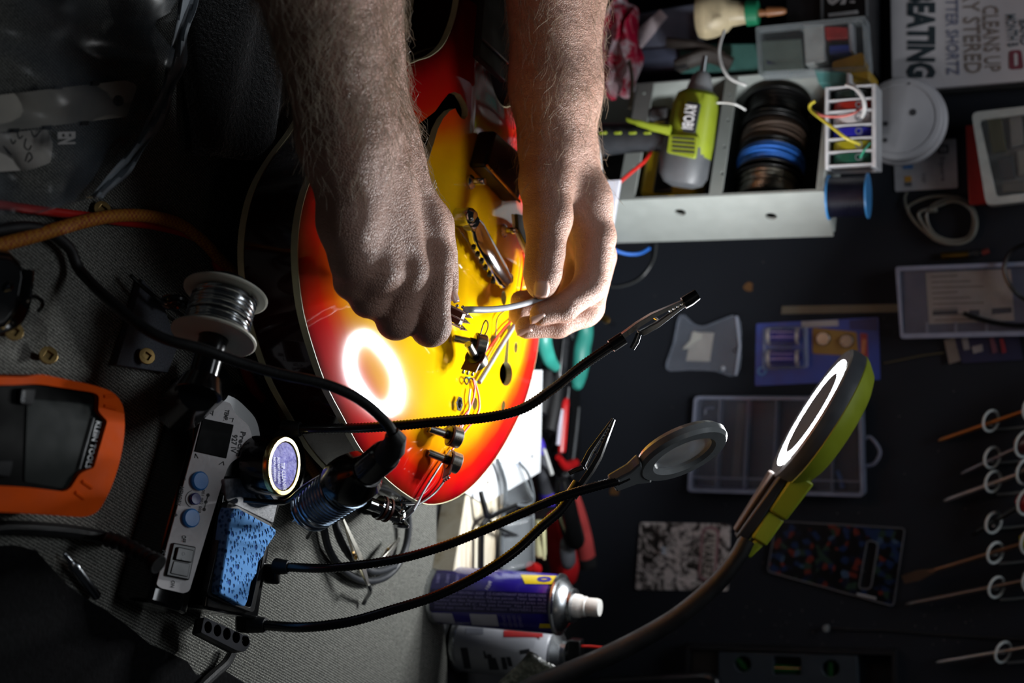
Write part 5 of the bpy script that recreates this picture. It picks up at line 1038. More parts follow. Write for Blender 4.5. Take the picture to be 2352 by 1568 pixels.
# white cards and tube between hand and crate
one('card_box', MB().prism(wpoly([(1310, 418), (1424, 412), (1404, 535), (1400, 575), (1310, 580)], .235), V((0, .006, 0))), mat('pale_grey_card', '#c2c2cc', .5), 'pale grey card standing just behind the left hand', 'card', bevel=.0008)
mb = MB().tube([wal(*p) for p in smooth_path([(1352, 300, .25), (1362, 340, .25), (1368, 400, .25), (1366, 470, .25), (1350, 540, .25)], 5)], .007, 14); one('white_tube', mb, mat('frosted_tube', '#c9ced3', .3), 'frosted white tube behind the left wrist', 'tube')
wline('red_wire', [(1421, 420, .21), (1450, 395, .21), (1478, 372, .21), (1495, 350, .20)], .2, .0021, REDL, 'red wire slanting across the crate below the drill', 'wire')
wline('blue_wire_end', [(1395, 560, .11), (1412, 574, .1), (1440, 583, .09), (1470, 582, .08), (1492, 570, .07)], .1, .0018, BLW, 'blue wire end curling out below the crate side', 'wire')
wline('clear_line', [(1350, 640, .01), (1385, 655, .006), (1425, 658, .004), (1470, 640, .003), (1500, 600, .003), (1508, 560, .02)], .01, .0012, mat('dull_line', '#4a4c4c', .35), 'thin dull line looping on the wall below the crate', 'line')
# ---- rack of six thin spools on the crate
RK0 = .16; rz = .3085
def rx(py): return wal(1950, py, RK0).x
rack = top('spool_rack', V((rx(310), YW - RK0 + .02, rz)), 'small white rack of six coloured wire reels on top of the crate', 'rack')
zt_ = wal(2012, 310, RK0).z; ys0, ys1 = YW - RK0, YW - RK0 + .045; CLW = mat('rack_white', '#cfcfd2', .4)
def rbox(x0, x1, z0, z1, y0=ys0, y1=ys1, m_=CLW, nm='rack_frame'): return part(nm, MB().box(((x0 + x1) / 2, (y0 + y1) / 2, (z0 + z1) / 2), (x1 - x0, y1 - y0, z1 - z0)), m_, rack, bevel=.0006)
X0, X1 = rx(196), rx(386); rbox(X0, X1, rz, rz + .003, nm='rack_base'); rbox(X0, X1, zt_ - .004, zt_, nm='rack_top'); rbox(X0, X1, rz + .003, zt_ - .004, ys1 - .003, ys1, nm='rack_back')
cols = [('black_green', '#12211d'), ('deep red', '#8a1d12'), ('white', '#c6c2c4'), ('deep blue', '#1f1f9a'), ('yellow', '#9a9212'), ('dark green', '#0d4a38')]; pys = [(203, 226), (229, 252), (255, 284), (289, 314), (320, 345), (348, 374)]
for i in range(7): x = rx([198, 227.5, 253.5, 286.5, 317, 346.5, 378][i]); rbox(x - .0008, x + .0008, rz + .003, zt_ - .004, nm='rack_divider')
for (nm, hx), (a, b) in zip(cols, pys):
    xc = (rx(a) + rx(b)) / 2; wd = (rx(b) - rx(a)) * .86; zc = (rz + zt_) / 2; c = V((xc, ys0 + .021, zc)); rr = (zt_ - rz) / 2 - .0048
    s_ = top('wire_reel', V((xc, ys0 + .021, zc - rr)), nm.replace('_', ' ') + ' wire reel in the small white rack', 'wire reel', 'wire reels in the small rack'); m_ = mat('reel_' + nm, hx, .4)
    part('reel', MB().lathe([(rr - .001, -wd / 2), (rr, -wd / 2 + .0008), (rr, wd / 2 - .0008), (rr - .001, wd / 2)], c, RI, 32), m_, s_)
    part('reel_eye', MB().ring(V((xc, ys0 + .0008, zc + .008)), V((0, -1, 0)), wd * .32, .0006, 16, 6), GREY, s_)
bs = top('blue_spool', V((wal(1945, 452, .13).x, YW - .145, .3085)), 'blue flanged spool of black wire at the right end of the crate top', 'wire spool'); c = V((wal(1945, 452, .145).x, YW - .145, .309)); hz = wal(1996, 452, .145).z - .309
for z_ in (0, hz - .002): part('flange', MB().lathe([(.0225, 0), (.0225, .002)], c + Z * z_, Z, 36), mat('blue_flange', '#3d86c4', .4), bs, bevel=.0004)
part('wire_pack', MB().lathe([(.0205, .002)] + [(.0205 - .0006 * (i % 2), .002 + (hz - .004) * i / 24) for i in range(25)] + [(.0205, hz - .002)], c, Z, 32, False), mat('black_blue_wire', '#0b0c1c', .35), bs)
wline('white_zip_tie', [(1664, 70, .16), (1654, 100, .17), (1652, 128, .175), (1662, 160, .18), (1680, 182, .18), (1714, 196, .175)], .17, .0016, mat('zip_tie_white', '#d4d4d2', .4), 'white cable tie end curling over the crate top', 'cable tie')
wline('white_zip_tie', [(1642, 236, .20), (1668, 236, .2), (1690, 240, .2), (1712, 252, .19)], .2, .0011, mat('zip_tie_white', '#d4d4d2', .4), 'thin white cable tie across the shelf strip beside the drill', 'cable tie')
wline('white_lead', [(1944, 195, .21), (1965, 203, .215), (1982, 225, .215), (1986, 250, .21), (1980, 268, .20)], .2, .0021, mat('white_lead', '#c9c9c9', .4), 'white wire arching over the coloured reels', 'wire')
wline('pink_lead', [(1980, 246, .20), (1960, 260, .21), (1930, 267, .21), (1895, 266, .21), (1872, 258, .2)], .2, .0014, mat('pink_lead', '#c9706a', .4), 'pink wire running across the reels to the crate edge', 'wire')
wline('yellow_lead', [(1872, 232, .2), (1861, 240, .2), (1862, 252, .2), (1880, 268, .205), (1915, 295, .21), (1945, 318, .21), (1975, 331, .2)], .2, .0016, mat('yellow_lead', '#c2b43a', .4), 'yellow wire slanting across the coloured reels', 'wire')
wline('green_lead', [(1976, 362, .195), (1985, 345, .2), (1998, 328, .195)], .2, .0011, mat('green_lead', '#2f9a7a', .4), 'short green wire end sticking out of the reel rack', 'wire')
# ---- round white detector, sign, cards, boxes
DETW = mat('detector_white', '#b7b5ba', .45, var=.03)
det = wt('smoke_detector', 2068, 270, 0, 'round white detector body fixed to the wall behind the reel rack', 'detector')
c = wal(2066, 272, .053); c.y = YW - .0228; rd = (wal(2066, 272, .053) - wal(2066, 366, .053)).length
mb = MB().lathe([(rd + .003, 0), (rd + .004, .008), (rd + .003, .012), (rd + .0015, .013), (rd + .0015, .022), (rd, .028), (rd - .003, .030), (.0001, .0305)], c, (0, -1, 0), 56); part('shell', mb, DETW, det)
part('rim_line', MB().ring(c + V((0, -.0302, 0)), (0, 1, 0), rd - .006, .0006, 48, 6), DETW, det)
for px, py, r in ((2097, 258, .0035), (2034, 284, .0026), (2033, 322, .0024), (2088, 192, .0012)): part('screw_hole', MB().lathe([(r, 0), (r, .0005), (.0001, .0005)], wal(px, py, .0534), (0, -1, 0), 16), mat('dark_hole', '#3a3a3e', .7), det)
sign = wt('sign', 2200, 100, 0, 'off white printed canvas sign with BEATING lettering, hung askew', 'sign')
ws('canvas', mat('sign_white', '#c4c0c4', .7, var=.03), sign, [(2042, -140), (2048, 211), (2400, 181), (2400, -140)], .001, .022, .001)
ws('frame', BLACKM, sign, [(2024, -140), (2030, 226), (2400, 196), (2400, -140)], 0, .012, .001)
SO = .0224
for s_, m_, a, b, c_, bd in (('BEATING', mat('sign_ink', '#26333a', .6, var=0), (2088, -22), (2088, 178), (2149, -22), .045), ('TTER SHORTZ', mat('sign_blue', '#6f738c', .7, var=0), (2173, -2), (2176, 172), (2201, -2), .01), ('RY STERED', mat('sign_brown', '#857a74', .7, var=0), (2212, -16), (2218, 169), (2250, -18), .01), ('CLEANS UP', mat('sign_brown', '#857a74', .7, var=0), (2258, 14), (2264, 165), (2294, 12), .01), ('MONTH B', mat('sign_grey', '#5d6870', .7, var=0), (2310, 34), (2316, 108), (2334, 32), .02), ('BAND', mat('sign_grey', '#5d6870', .7, var=0), (2342, 46), (2346, 104), (2362, 44), .02)):
    wtext(s_, m_, sign, a, b, c_, SO, bd)
ws('emblem', mat('sign_red', '#7c3b47', .7), sign, rpoly([(2318, 116), (2346, 114), (2352, 158), (2318, 160)], 8), .0222, .0226); ws('emblem', mat('sign_white', '#a9a5aa', .7), sign, rpoly([(2329, 122), (2337, 122), (2338, 150), (2330, 152)], 4), .0226, .0229)
cdm = wt('card', 2127, 380, 0, 'white plastic card with small blue and yellow marks on the wall', 'card'); CO = .0016
ws('card_face', mat('card_white', '#a5a4aa', .45), cdm, rpoly([(2052, 330), (2196, 318), (2200, 431), (2056, 440)], 5), 0, CO)
INKG = mat('card_ink', '#4e5258', .6, var=0)
wtext('Square', INKG, cdm, (2159, 360), (2162, 416), (2170, 360), CO, .01); wtext('tap', INKG, cdm, (2118, 398), (2120, 420), (2126, 398), CO, .0)
ws('card_logo', INKG, cdm, rpoly([(2152, 333), (2179, 331), (2180, 352), (2153, 354)], 4), CO, CO + .0003); ws('card_logo', mat('card_white', '#a5a4aa', .45), cdm, rpoly([(2159, 338), (2173, 337), (2174, 347), (2160, 348)], 2), CO + .0003, CO + .0006); ws('card_logo', INKG, cdm, [(2164, 341), (2168, 341), (2168, 345), (2164, 345)], CO + .0006, CO + .0009)
ws('blue_mark', mat('card_blue', '#3a6ea8', .5), cdm, [(2074, 374), (2096, 372), (2097, 387), (2074, 388)], CO, CO + .0004); ws('yellow_mark', mat('card_yellow', '#b8862a', .5), cdm, [(2077, 405), (2093, 404), (2094, 417), (2078, 418)], CO, CO + .0004); ws('grey_mark', INKG, cdm, [(2077, 419), (2094, 418), (2094, 428), (2078, 428)], CO, CO + .0004)
rb = wt('red_box', 2245, 380, 0, 'red flat box behind the white cased kit at the right edge', 'box'); ws('box', mat('red_box', '#8f0f0c', .5), rb, [(2218, 288), (2262, 284), (2300, 464), (2225, 470)], 0, .016, .001)
kb = wt('clear_case', 2310, 350, .016, 'white rimmed clear case of small coloured parts over the red box', 'case')
KO = [(2231, 258), (2420, 236), (2440, 452), (2265, 472)]; KI = [(2250, 276), (2420, 254), (2440, 432), (2290, 452)]
mb = MB().holed(wpoly(rpoly(KO, 16), .040), [wpoly(rpoly(KI, 8), .040)], V((0, .023, 0))); part('case_rim', mb, mat('case_white', '#b4b9b6', .4), kb, bevel=.0015)
ws('case_floor', mat('case_floor', '#8d8f8c', .5), kb, rpoly(KI, 6), .017, .022)
for q, hx in (([(2266, 272), (2300, 268), (2312, 346), (2278, 352)], '#4a4a18'), ([(2290, 364), (2326, 356), (2332, 408), (2298, 410)], '#3e4144'), ([(2318, 270), (2346, 266), (2352, 330), (2322, 340)], '#8f9190'), ([(2335, 345), (2360, 342), (2365, 400), (2340, 402)], '#94968f'), ([(2300, 420), (2352, 414), (2356, 440), (2304, 440)], '#6f706a'), ([(2350, 262), (2380, 260), (2390, 330), (2356, 334)], '#5a5c5e')):
    ws('small_part', mat('kit_' + hx[1:], hx, .5), kb, rpoly(q, 3), .022, .034, .001)
ws('case_lid', clear('case_lid_film', '#c8ccd0', .05, .1), kb, rpoly(KI, 6), .0375, .0385)
# coil of grey cable, brass pencil
cb = wt('coiled_cable', 2165, 505, 0, 'coil of thin grey cable hanging on the wall', 'cable'); CG = mat('grey_coil_cable', '#6b6b64', .4)
loops = [[(2085, 480), (2098, 466), (2135, 452), (2175, 450), (2215, 458), (2238, 485), (2243, 520), (2228, 550), (2190, 560), (2155, 554), (2122, 530), (2098, 505)], [(2120, 508), (2140, 478), (2180, 455), (2222, 470), (2240, 500), (2236, 535), (2205, 556), (2168, 556), (2140, 545)], [(2130, 485), (2160, 462), (2200, 458), (2230, 480), (2236, 515), (2222, 545), (2185, 552), (2150, 540), (2132, 515)], [(2110, 490), (2150, 475), (2190, 462), (2225, 476), (2241, 508), (2232, 545), (2200, 560), (2160, 552), (2130, 528)]]
for i, l in enumerate(loops): part('cable_turn', MB().tube([wal(x, y, .003 + .0028 * i) for x, y in smooth_path(l, 5, True)], .0017, 8, closed=True), CG, cb)
line('cable_end', CG, cb, [(2084, 440, .003), (2078, 455, .003), (2082, 478, .006)], .003, .0013); part('cable_tie', MB().box(wal(2142, 482, .008), (.006, .012, .010)), CG, cb, bevel=.002)
bp = wt('brass_rod', 2205, 585, 0, 'thin brass pencil shaped rod with red end above the labelled box', 'rod')
for nm, m_, p in (('rod', mat('dull_brass', '#7a6430', .4, 1.0), [(2162, 588), (2225, 584)]), ('collar', STEEL, [(2225, 584), (2256, 581)]), ('end', mat('dull_red', '#6e2a24', .5), [(2256, 581), (2272, 575)])): part(nm, MB().cyl(wal(*p[0], .0042), wal(*p[1], .0042), .0038 if nm == 'rod' else .003, 14), m_, bp)
# labelled clear organiser, black cable over it
ob = wt('parts_box', 2210, 692, 0, 'clear parts box with printed paper under its lid at the right edge', 'box')
HAZ = mat('hazy_blue_plastic', '#7f869c', .4); OQ = [(2056, 612), (2480, 596), (2484, 768), (2068, 778)]
ws('tray', mat('dark_hazy_plastic', '#5a6075', .4), ob, rpoly(OQ, 8), 0, .018, .002)
mb = MB().holed(wpoly(rpoly(OQ, 8), .024), [wpoly(rpoly([(2066, 622), (2474, 606), (2476, 756), (2074, 766)], 5), .024)], V((0, .0065, 0))); part('lid_rim', mb, HAZ, ob, bevel=.001)
for x in (2126, 2192, 2263): ws('divider', HAZ, ob, [(x, 740), (x + 6, 740), (x + 6, 768), (x, 768)], .017, .021)
ws('paper', mat('label_paper', '#a5a09a', .7), ob, [(2126, 626), (2322, 618), (2330, 736), (2134, 744)], .018, .0186)
for i in range(9):
    y = 634 + 12.5 * i; ws('print_line', mat('label_print', '#6b6664', .7, var=0), ob, [(2138 + i, y), (2200 + 30 * (i % 3), y - 3), (2200 + 30 * (i % 3), y), (2138 + i, y + 3)], .0186, .0188)
for q in ([(2142, 714), (2200, 711), (2200, 722), (2142, 724)], [(2226, 712), (2250, 711), (2250, 724), (2226, 725)], [(2278, 708), (2324, 705), (2324, 718), (2278, 722)]): ws('print_block', mat('label_print_dark', '#3c3a3c', .7), ob, q, .0186, .0189)
ws('lid', clear('box_lid_film', '#9a9fb4', .07, .12), ob, rpoly([(2066, 622), (2474, 606), (2476, 756), (2074, 766)], 5), .0215, .0222)
wline('black_lead', [(2400, 550, .03), (2352, 562, .032), (2322, 578, .032), (2307, 610, .032), (2312, 640, .032), (2330, 668, .032), (2360, 690, .03), (2420, 710, .03)], .03, .0024, BLACK, 'black cable arching over the right end of the parts box', 'cable')
wline('black_lead', [(2213, 719, .0275), (2235, 728, .028), (2270, 738, .028), (2310, 745, .028), (2352, 748, .028), (2440, 745, .028)], .03, .0028, BLACK, 'black pointed cable lying along the lower edge of the parts box', 'cable')
bl = wt('blister_pack', 2240, 805, 0, 'dark blue blister card hanging under the parts box', 'package'); ws('card', mat('dark_blue_card', '#131b3d', .5), bl, [(2192, 776), (2340, 770), (2350, 826), (2210, 834)], 0, .003)
for q, hx in (([(2168, 780), (2192, 776), (2206, 828), (2180, 836)], '#6a6460'), ([(2208, 776), (2222, 776), (2228, 802), (2214, 804)], '#77767a'), ([(2232, 796), (2256, 790), (2258, 806), (2236, 812)], '#7c7a7e'), ([(2272, 776), (2282, 774), (2292, 808), (2280, 812)], '#5f3a4a'), ([(2296, 778), (2304, 776), (2312, 808), (2302, 812)], '#7a1f2c')): ws('print', mat('blister_' + hx[1:], hx, .5), bl, q, .003, .0045)
wline('twig', [(2030, 834, .002), (2080, 824, .003), (2120, 816, .003), (2168, 810, .003)], .003, .0009, mat('dull_twine', '#4a4530', .7), 'thin dull twine running from the battery pack to the blister card', 'string')
# ruler, battery pack, small bags, clear case
one('steel_ruler', (lambda m_: wslab(m_, [(1796, 703), (2062, 698), (2062, 716), (1794, 721)], 0, .0012))(MB()), mat('dull_ruler', '#55574f', .45, .6), 'dull steel ruler on the wall above the battery pack', 'ruler')
bt = wt('battery_pack', 1878, 808, 0, 'blue battery blister pack with two small cells and coin cells', 'battery pack'); BPB = mat('pack_blue', '#1c3f94', .4)
ws('card', BPB, bt, rpoly([(1737, 743), (2018, 728), (2022, 872), (1734, 886)], 4), 0, .0012)
ws('card_panel', mat('pack_tan', '#8a6a2e', .5), bt, rpoly([(1866, 752), (1968, 762), (1972, 818), (1866, 812)], 6), .0012, .0016); ws('card_panel', mat('pack_pale', '#9c9a9c', .5), bt, [(1840, 738), (1925, 734), (1926, 748), (1842, 752)], .0012, .0015); ws('card_panel', mat('pack_dark_blue', '#0f2560', .4), bt, [(1950, 735), (2016, 730), (2016, 760), (1952, 756)], .0012, .0015)
ws('card_panel', mat('pack_red', '#8a2c34', .5), bt, [(1975, 764), (1992, 766), (1994, 822), (1978, 822)], .0012, .0015); ws('card_panel', mat('pack_orange', '#b06a48', .5), bt, [(1980, 778), (1990, 780), (1986, 815), (1977, 812)], .0015, .0018)
for k, py in enumerate((772, 822)):
    a, b = wal(1764, py, .0085), wal(1838, py, .0085); r = (wal(1800, 772, .0085) - wal(1800, 791, .0085)).length; u = (b - a).normalized(); L = (b - a).length
    cell = part('battery', MB().lathe([(r * .96, 0), (r, .0006), (r, L - .001), (r * .96, L - .0004), (.0028, L - .0004), (.0028, L + .0018), (.0001, L + .0018)], a, u, 24), mat('cell_violet', '#2d2578', .3), bt)
    part('cell_end', MB().lathe([(r * 1.01, -.0002), (r * 1.01, .0035)], a, u, 24), mat('cell_silver', '#a8a4a2', .3), cell); part('cell_end', MB().lathe([(r * 1.01, L - .0045), (r * 1.01, L - .0005)], a, u, 24), mat('cell_silver', '#a8a4a2', .3), cell)
    for o_ in (-.55, .1): part('cell_print', MB().tube([a + u * .005 + V((0, -1, o_)).normalized() * 0 + V((0, -r * math.cos(o_), 0)) + RI * (r * math.sin(o_)), b - u * .006 + V((0, -r * math.cos(o_), 0)) + RI * (r * math.sin(o_))], .0006, 5), mat('cell_pink', '#a58fc0', .4), cell)
for x, y in ((1891, 778), (1945, 783)): part('coin_cell', MB().lathe([(.0075, 0), (.0078, .0006), (.0078, .0022), (.0070, .003), (.0001, .003)], wal(x, y, .0018), (0, -1, 0), 28), mat('coin_steel', '#8b8d8c', .25, 1.0), bt)
ws('blister', clear('pack_film', '#b8c4d8', .05, .1), bt, rpoly([(1752, 752), (1850, 748), (1852, 846), (1750, 850)], 8), .0012, .0175, .004)
part('pack_rivet', MB().ring(wal(1750, 852, .0022), (0, 1, 0), .0042, .0012, 20, 6), mat('pack_pale_blue', '#5b8ac4', .4), bt)
zb_ = wt('zip_pouch', 1615, 795, 0, 'small clear zip pouch with paper tag left of the battery pack', 'plastic bag')
t_ = smooth_path([(1560, 722), (1590, 742), (1615, 748), (1650, 735), (1692, 726), (1700, 790), (1690, 862), (1640, 852), (1580, 850), (1528, 848), (1544, 790)], 3, True)
mb = MB(); wslab(mb, t_, .002, .0115); part('film', mb, clear('pouch_film', '#a7b0c2', .10, .25), zb_, bevel=.002)
ws('tag', mat('pouch_tag', '#9a958e', .7), zb_, [(1588, 762), (1640, 764), (1630, 830), (1576, 828)], .004, .0048); part('zip_bar', MB().tube([wal(1692, 726, .011), wal(1699, 795, .011), wal(1690, 862, .011)], .0016, 8), mat('pouch_zip', '#8d93a4', .35), zb_)
ws('small_part', mat('pouch_part', '#b3b0a6', .4), zb_, rpoly([(1592, 760), (1612, 766), (1612, 778), (1598, 784), (1580, 800), (1566, 802), (1586, 780)], 3), .005, .0085, .001); part('bright_part', MB().ball(wal(1661, 846, .006), .0028, 10, 6), mat('pouch_bright', '#b9c0cc', .3), zb_); part('dark_part', MB().ball(wal(1690, 805, .006), .003, 10, 6), BLACKM, zb_)
sc_b = wt('storage_case', 1780, 1025, 0, 'clear divided storage case with hanger loop behind the magnifier', 'case')
SQ = [(1594, 909), (1978, 912), (1984, 1142), (1578, 1130)]; CLB = mat('case_bluegrey', '#6a7084', .35)
ws('case_back', mat('case_inside', '#2c303c', .5), sc_b, rpoly(SQ, 12), 0, .002)
SI = [(1601, 917), (1970, 920), (1975, 1133), (1587, 1122)]
mb = MB().holed(wpoly(rpoly(SQ, 12), .026), [wpoly(rpoly(SI, 8), .026)], V((0, .024, 0))); part('case_wall', mb, CLB, sc_b, bevel=.0015)
for a, b in (((1652, 915), (1642, 1125)), ((1716, 915), (1706, 1125)), ((1782, 915), (1772, 1127)), ((1850, 917), (1844, 1129)), ((1912, 917), (1908, 1131))): ws('divider', CLB, sc_b, [(a[0], a[1]), (a[0] + 3, a[1]), (b[0] + 3, b[1]), b], .002, .021)
ws('label_strip', mat('case_strip', '#5a5658', .6), sc_b, [(1694, 925), (1712, 925), (1700, 1100), (1680, 1100)], .002, .004); ws('bottom_band', CLB, sc_b, [(1588, 1094), (1975, 1104), (1975, 1108), (1588, 1098)], .018, .022)
line('hook_piece', mat('hook_blue', '#3c5a94', .4), sc_b, [(1922, 1080), (1930, 1100), (1936, 1120)], .012, .0025); line('hook_piece', CLB, sc_b, [(1620, 950), (1622, 938), (1640, 936)], .012, .0014)
ws('case_lid', clear('case_film', '#8f97ae', .05, .08), sc_b, rpoly(SI, 8), .0235, .0245)
line('hanger_loop', CLB, sc_b, [(1984, 1008), (2000, 1005), (2021, 1036), (2008, 1064), (1986, 1070)], .013, .0021)
# swatches
def rounded_card(name, px, py, q, rad, m_, label): o = wt(name, px, py, 0, label, 'swatch'); ws('card', m_, o, rpoly(q, rad), 0, .0022, .0004); return o
t = NT('camo_swatch'); n1 = t.noise(55, 5, .75, None, 1.5); t.set(color=t.ramp(n1, [(.40, '#14130f'), (.47, '#4c4845'), (.52, '#c0bab8'), (.70, '#e0dad9')]), rough=.45); 
cs = rounded_card('camo_swatch', 1568, 1278, [(1470, 1199), (1678, 1203), (1672, 1357), (1459, 1354)], 6, t.m, 'black and grey mottled swatch card hung on the wall')
ws('name_oval', mat('oval_mauve', '#8f6c72', .6), cs, rpoly([(1612, 1206), (1654, 1210), (1644, 1336), (1602, 1332)], [20, 20, 18, 18]), .0022, .0026); ws('name_oval', mat('oval_grey', '#b3aca7', .6), cs, rpoly([(1618, 1214), (1647, 1217), (1638, 1329), (1608, 1325)], [14, 14, 12, 12]), .0026, .0029)
wtext('ALVAREZ', mat('oval_ink', '#33322f', .6), cs, (1619, 1220), (1612, 1322), (1643, 1222), .003, .02)
for y in (1259, 1268): part('pin', MB().box(wal(1523, y, .0045), (.003, .004, .005)), mat('pin_white', '#b9c4d2', .3), cs, bevel=.0006)
t = NT('confetti_swatch'); vo = t.n('ShaderNodeTexVoronoi'); vo.inputs['Scale'].default_value = 150; t.l(t.co, vo.inputs['Vector']); sp3 = t.n('ShaderNodeSeparateColor'); t.l(vo.outputs['Color'], sp3.inputs[0])
t.set(color=t.ramp(sp3.outputs[0], [(0, '#07080c'), (.45, '#0d1224'), (.6, '#16284a'), (.72, '#0c0d10'), (.82, '#5c231b'), (.9, '#22352c'), (.97, '#344860')], 'CONSTANT'), rough=.3)
cf = wt('confetti_swatch', 1920, 1290, 0, 'dark multicoloured speckled swatch with a hanging slot', 'swatch'); q = rpoly([(1782, 1196), (2078, 1213), (2052, 1392), (1763, 1312)], 9); sl_ = rpoly([(1992, 1240), (2017, 1246), (2000, 1352), (1972, 1352)], 10)
part('card', MB().holed(wpoly(q, .0035), [wpoly(sl_, .0035)], V((0, .0035, 0))), t.m, cf, bevel=.0004)
EDG = mat('swatch_edge', '#5a5c62', .35); part('edge_line', MB().tube(wpoly(q, .0036), .0008, 5, closed=True), EDG, cf); part('slot_edge', MB().tube(wpoly(sl_, .0036), .0009, 5, closed=True), EDG, cf); line('white_chip', mat('chip_white', '#86898e', .5), cf, [(1968, 1364), (1984, 1368), (2012, 1374)], .0045, .0016)
# level in its dark tray
lv = wt('spirit_level', 1812, 1535, 0, 'grey torpedo level with three green vials in a black tray', 'level')
mb = MB().holed(wpoly([(1576, 1482), (2056, 1497), (2058, 1640), (1570, 1640)], .02), [wpoly([(1584, 1490), (2048, 1504), (2050, 1630), (1578, 1630)], .02)], V((0, .02, 0))); part('tray', mb, mat('tray_black', '#16161a', .5), lv)
ws('tray_end', mat('tray_brown', '#15110e', .6), lv, [(1590, 1492), (1648, 1494), (1648, 1624), (1588, 1624)], 0, .014)
LVG = mat('level_grey', '#2c343c', .45)
lq = [(1650, 1497), (1968, 1506), (1970, 1600), (1650, 1600)]
def circ(px, py, r): return [(px + r * math.cos(i * PI / 12), py + r * math.sin(i * PI / 12)) for i in range(24)]
vc = [circ(1706, 1525, 19), rpoly([(1776, 1507), (1840, 1509), (1840, 1551), (1776, 1550)], 4), circ(1908, 1535, 20)]
part('level_body', MB().holed(wpoly(lq, .018), [wpoly(v_, .018) for v_ in vc], V((0, .017, 0))), LVG, lv, bevel=.0008)
VG = mat('vial_green', '#0e3d18', .2, coat=.3)
for (a, b) in (((1694, 1512), (1718, 1540)), ((1776, 1535), (1840, 1537)), ((1908, 1516), (1908, 1555))): part('vial', MB().cyl(wal(*a, .010), wal(*b, .010), .0052, 14), VG, lv)
for v_ in vc: part('vial_well', MB().prism(wpoly(v_, .003), V((0, .002, 0))), mat('vial_well', '#0a130d', .5), lv)
one('black_handset', (lambda m_: wslab(m_, rpoly([(1352, 1560), (1620, 1545), (1648, 1558), (1668, 1640), (1352, 1640)], 12), .0205, .034))(MB()), mat('handset_black', '#131418', .3, coat=.3), 'rounded black case end at the foot of the wall below the swatch', 'case', bevel=.004)
wline('wall_string', [(1900, 1440, .002), (1960, 1446, .003), (2040, 1447, .003), (2130, 1455, .003), (2240, 1462, .003), (2400, 1470, .003)], .003, .0009, BLACKM, 'thin black string pinned across the dark wall', 'string'); 
pn_ = wt('push_pin', 1900, 1440, 0, 'small clear push pin holding the black string on the wall', 'pin'); part('pin_head', MB().lathe([(.003, 0), (.0016, .004), (.004, .008), (.0001, .009)], wal(1900, 1440, 0), (0, -1, 0), 14), mat('pin_clear', '#6d7478', .3), pn_)
# ---- screwdrivers leaning in wire ring hooks
RINGM = mat('white_ring_wire', '#c9d0d0', .3, coat=.3)
rings = [(2276, 964), (2279, 1041), (2281, 1113), (2282, 1191), (2286, 1272), (2289, 1355), (2304, 1500)]
drv = [('long amber shafted screwdriver, first from the top of the hook row', (2155, 1012), (2352, 944), '#8a5a32', .0024, '#0a0a0b'), ('short grey shafted screwdriver with dark red handle, second in the hook row', (2207, 1088), (2336, 1028), '#6e6c72', .0022, '#3c0f12'), ('silver tipped screwdriver with rust red upper shaft, third in the hook row', (2168, 1150), (2338, 1089), '#8b898c', .0024, '#1a0d0c'), ('black shafted screwdriver with red handle, fourth in the hook row', (2232, 1228), (2342, 1162), '#0e0e10', .0026, '#8c1016'), ('flat bladed brown screwdriver with yellow handle, fifth in the hook row', (2074, 1331), (2346, 1249), '#6a5446', .0024, '#8f8a14'), ('long dull grey screwdriver, sixth in the hook row', (2080, 1388), (2350, 1334), '#5e5a5a', .0027, '#1c1512'), ('bright thin screwdriver, last at the bottom of the hook row', (2150, 1521), (2360, 1486), '#9c9ea0', .0020, '#141416')]
rn_ = V((.18, -.62, .76)).normalized()
ordn = ('first', 'second', 'third', 'fourth', 'fifth', 'sixth', 'last')
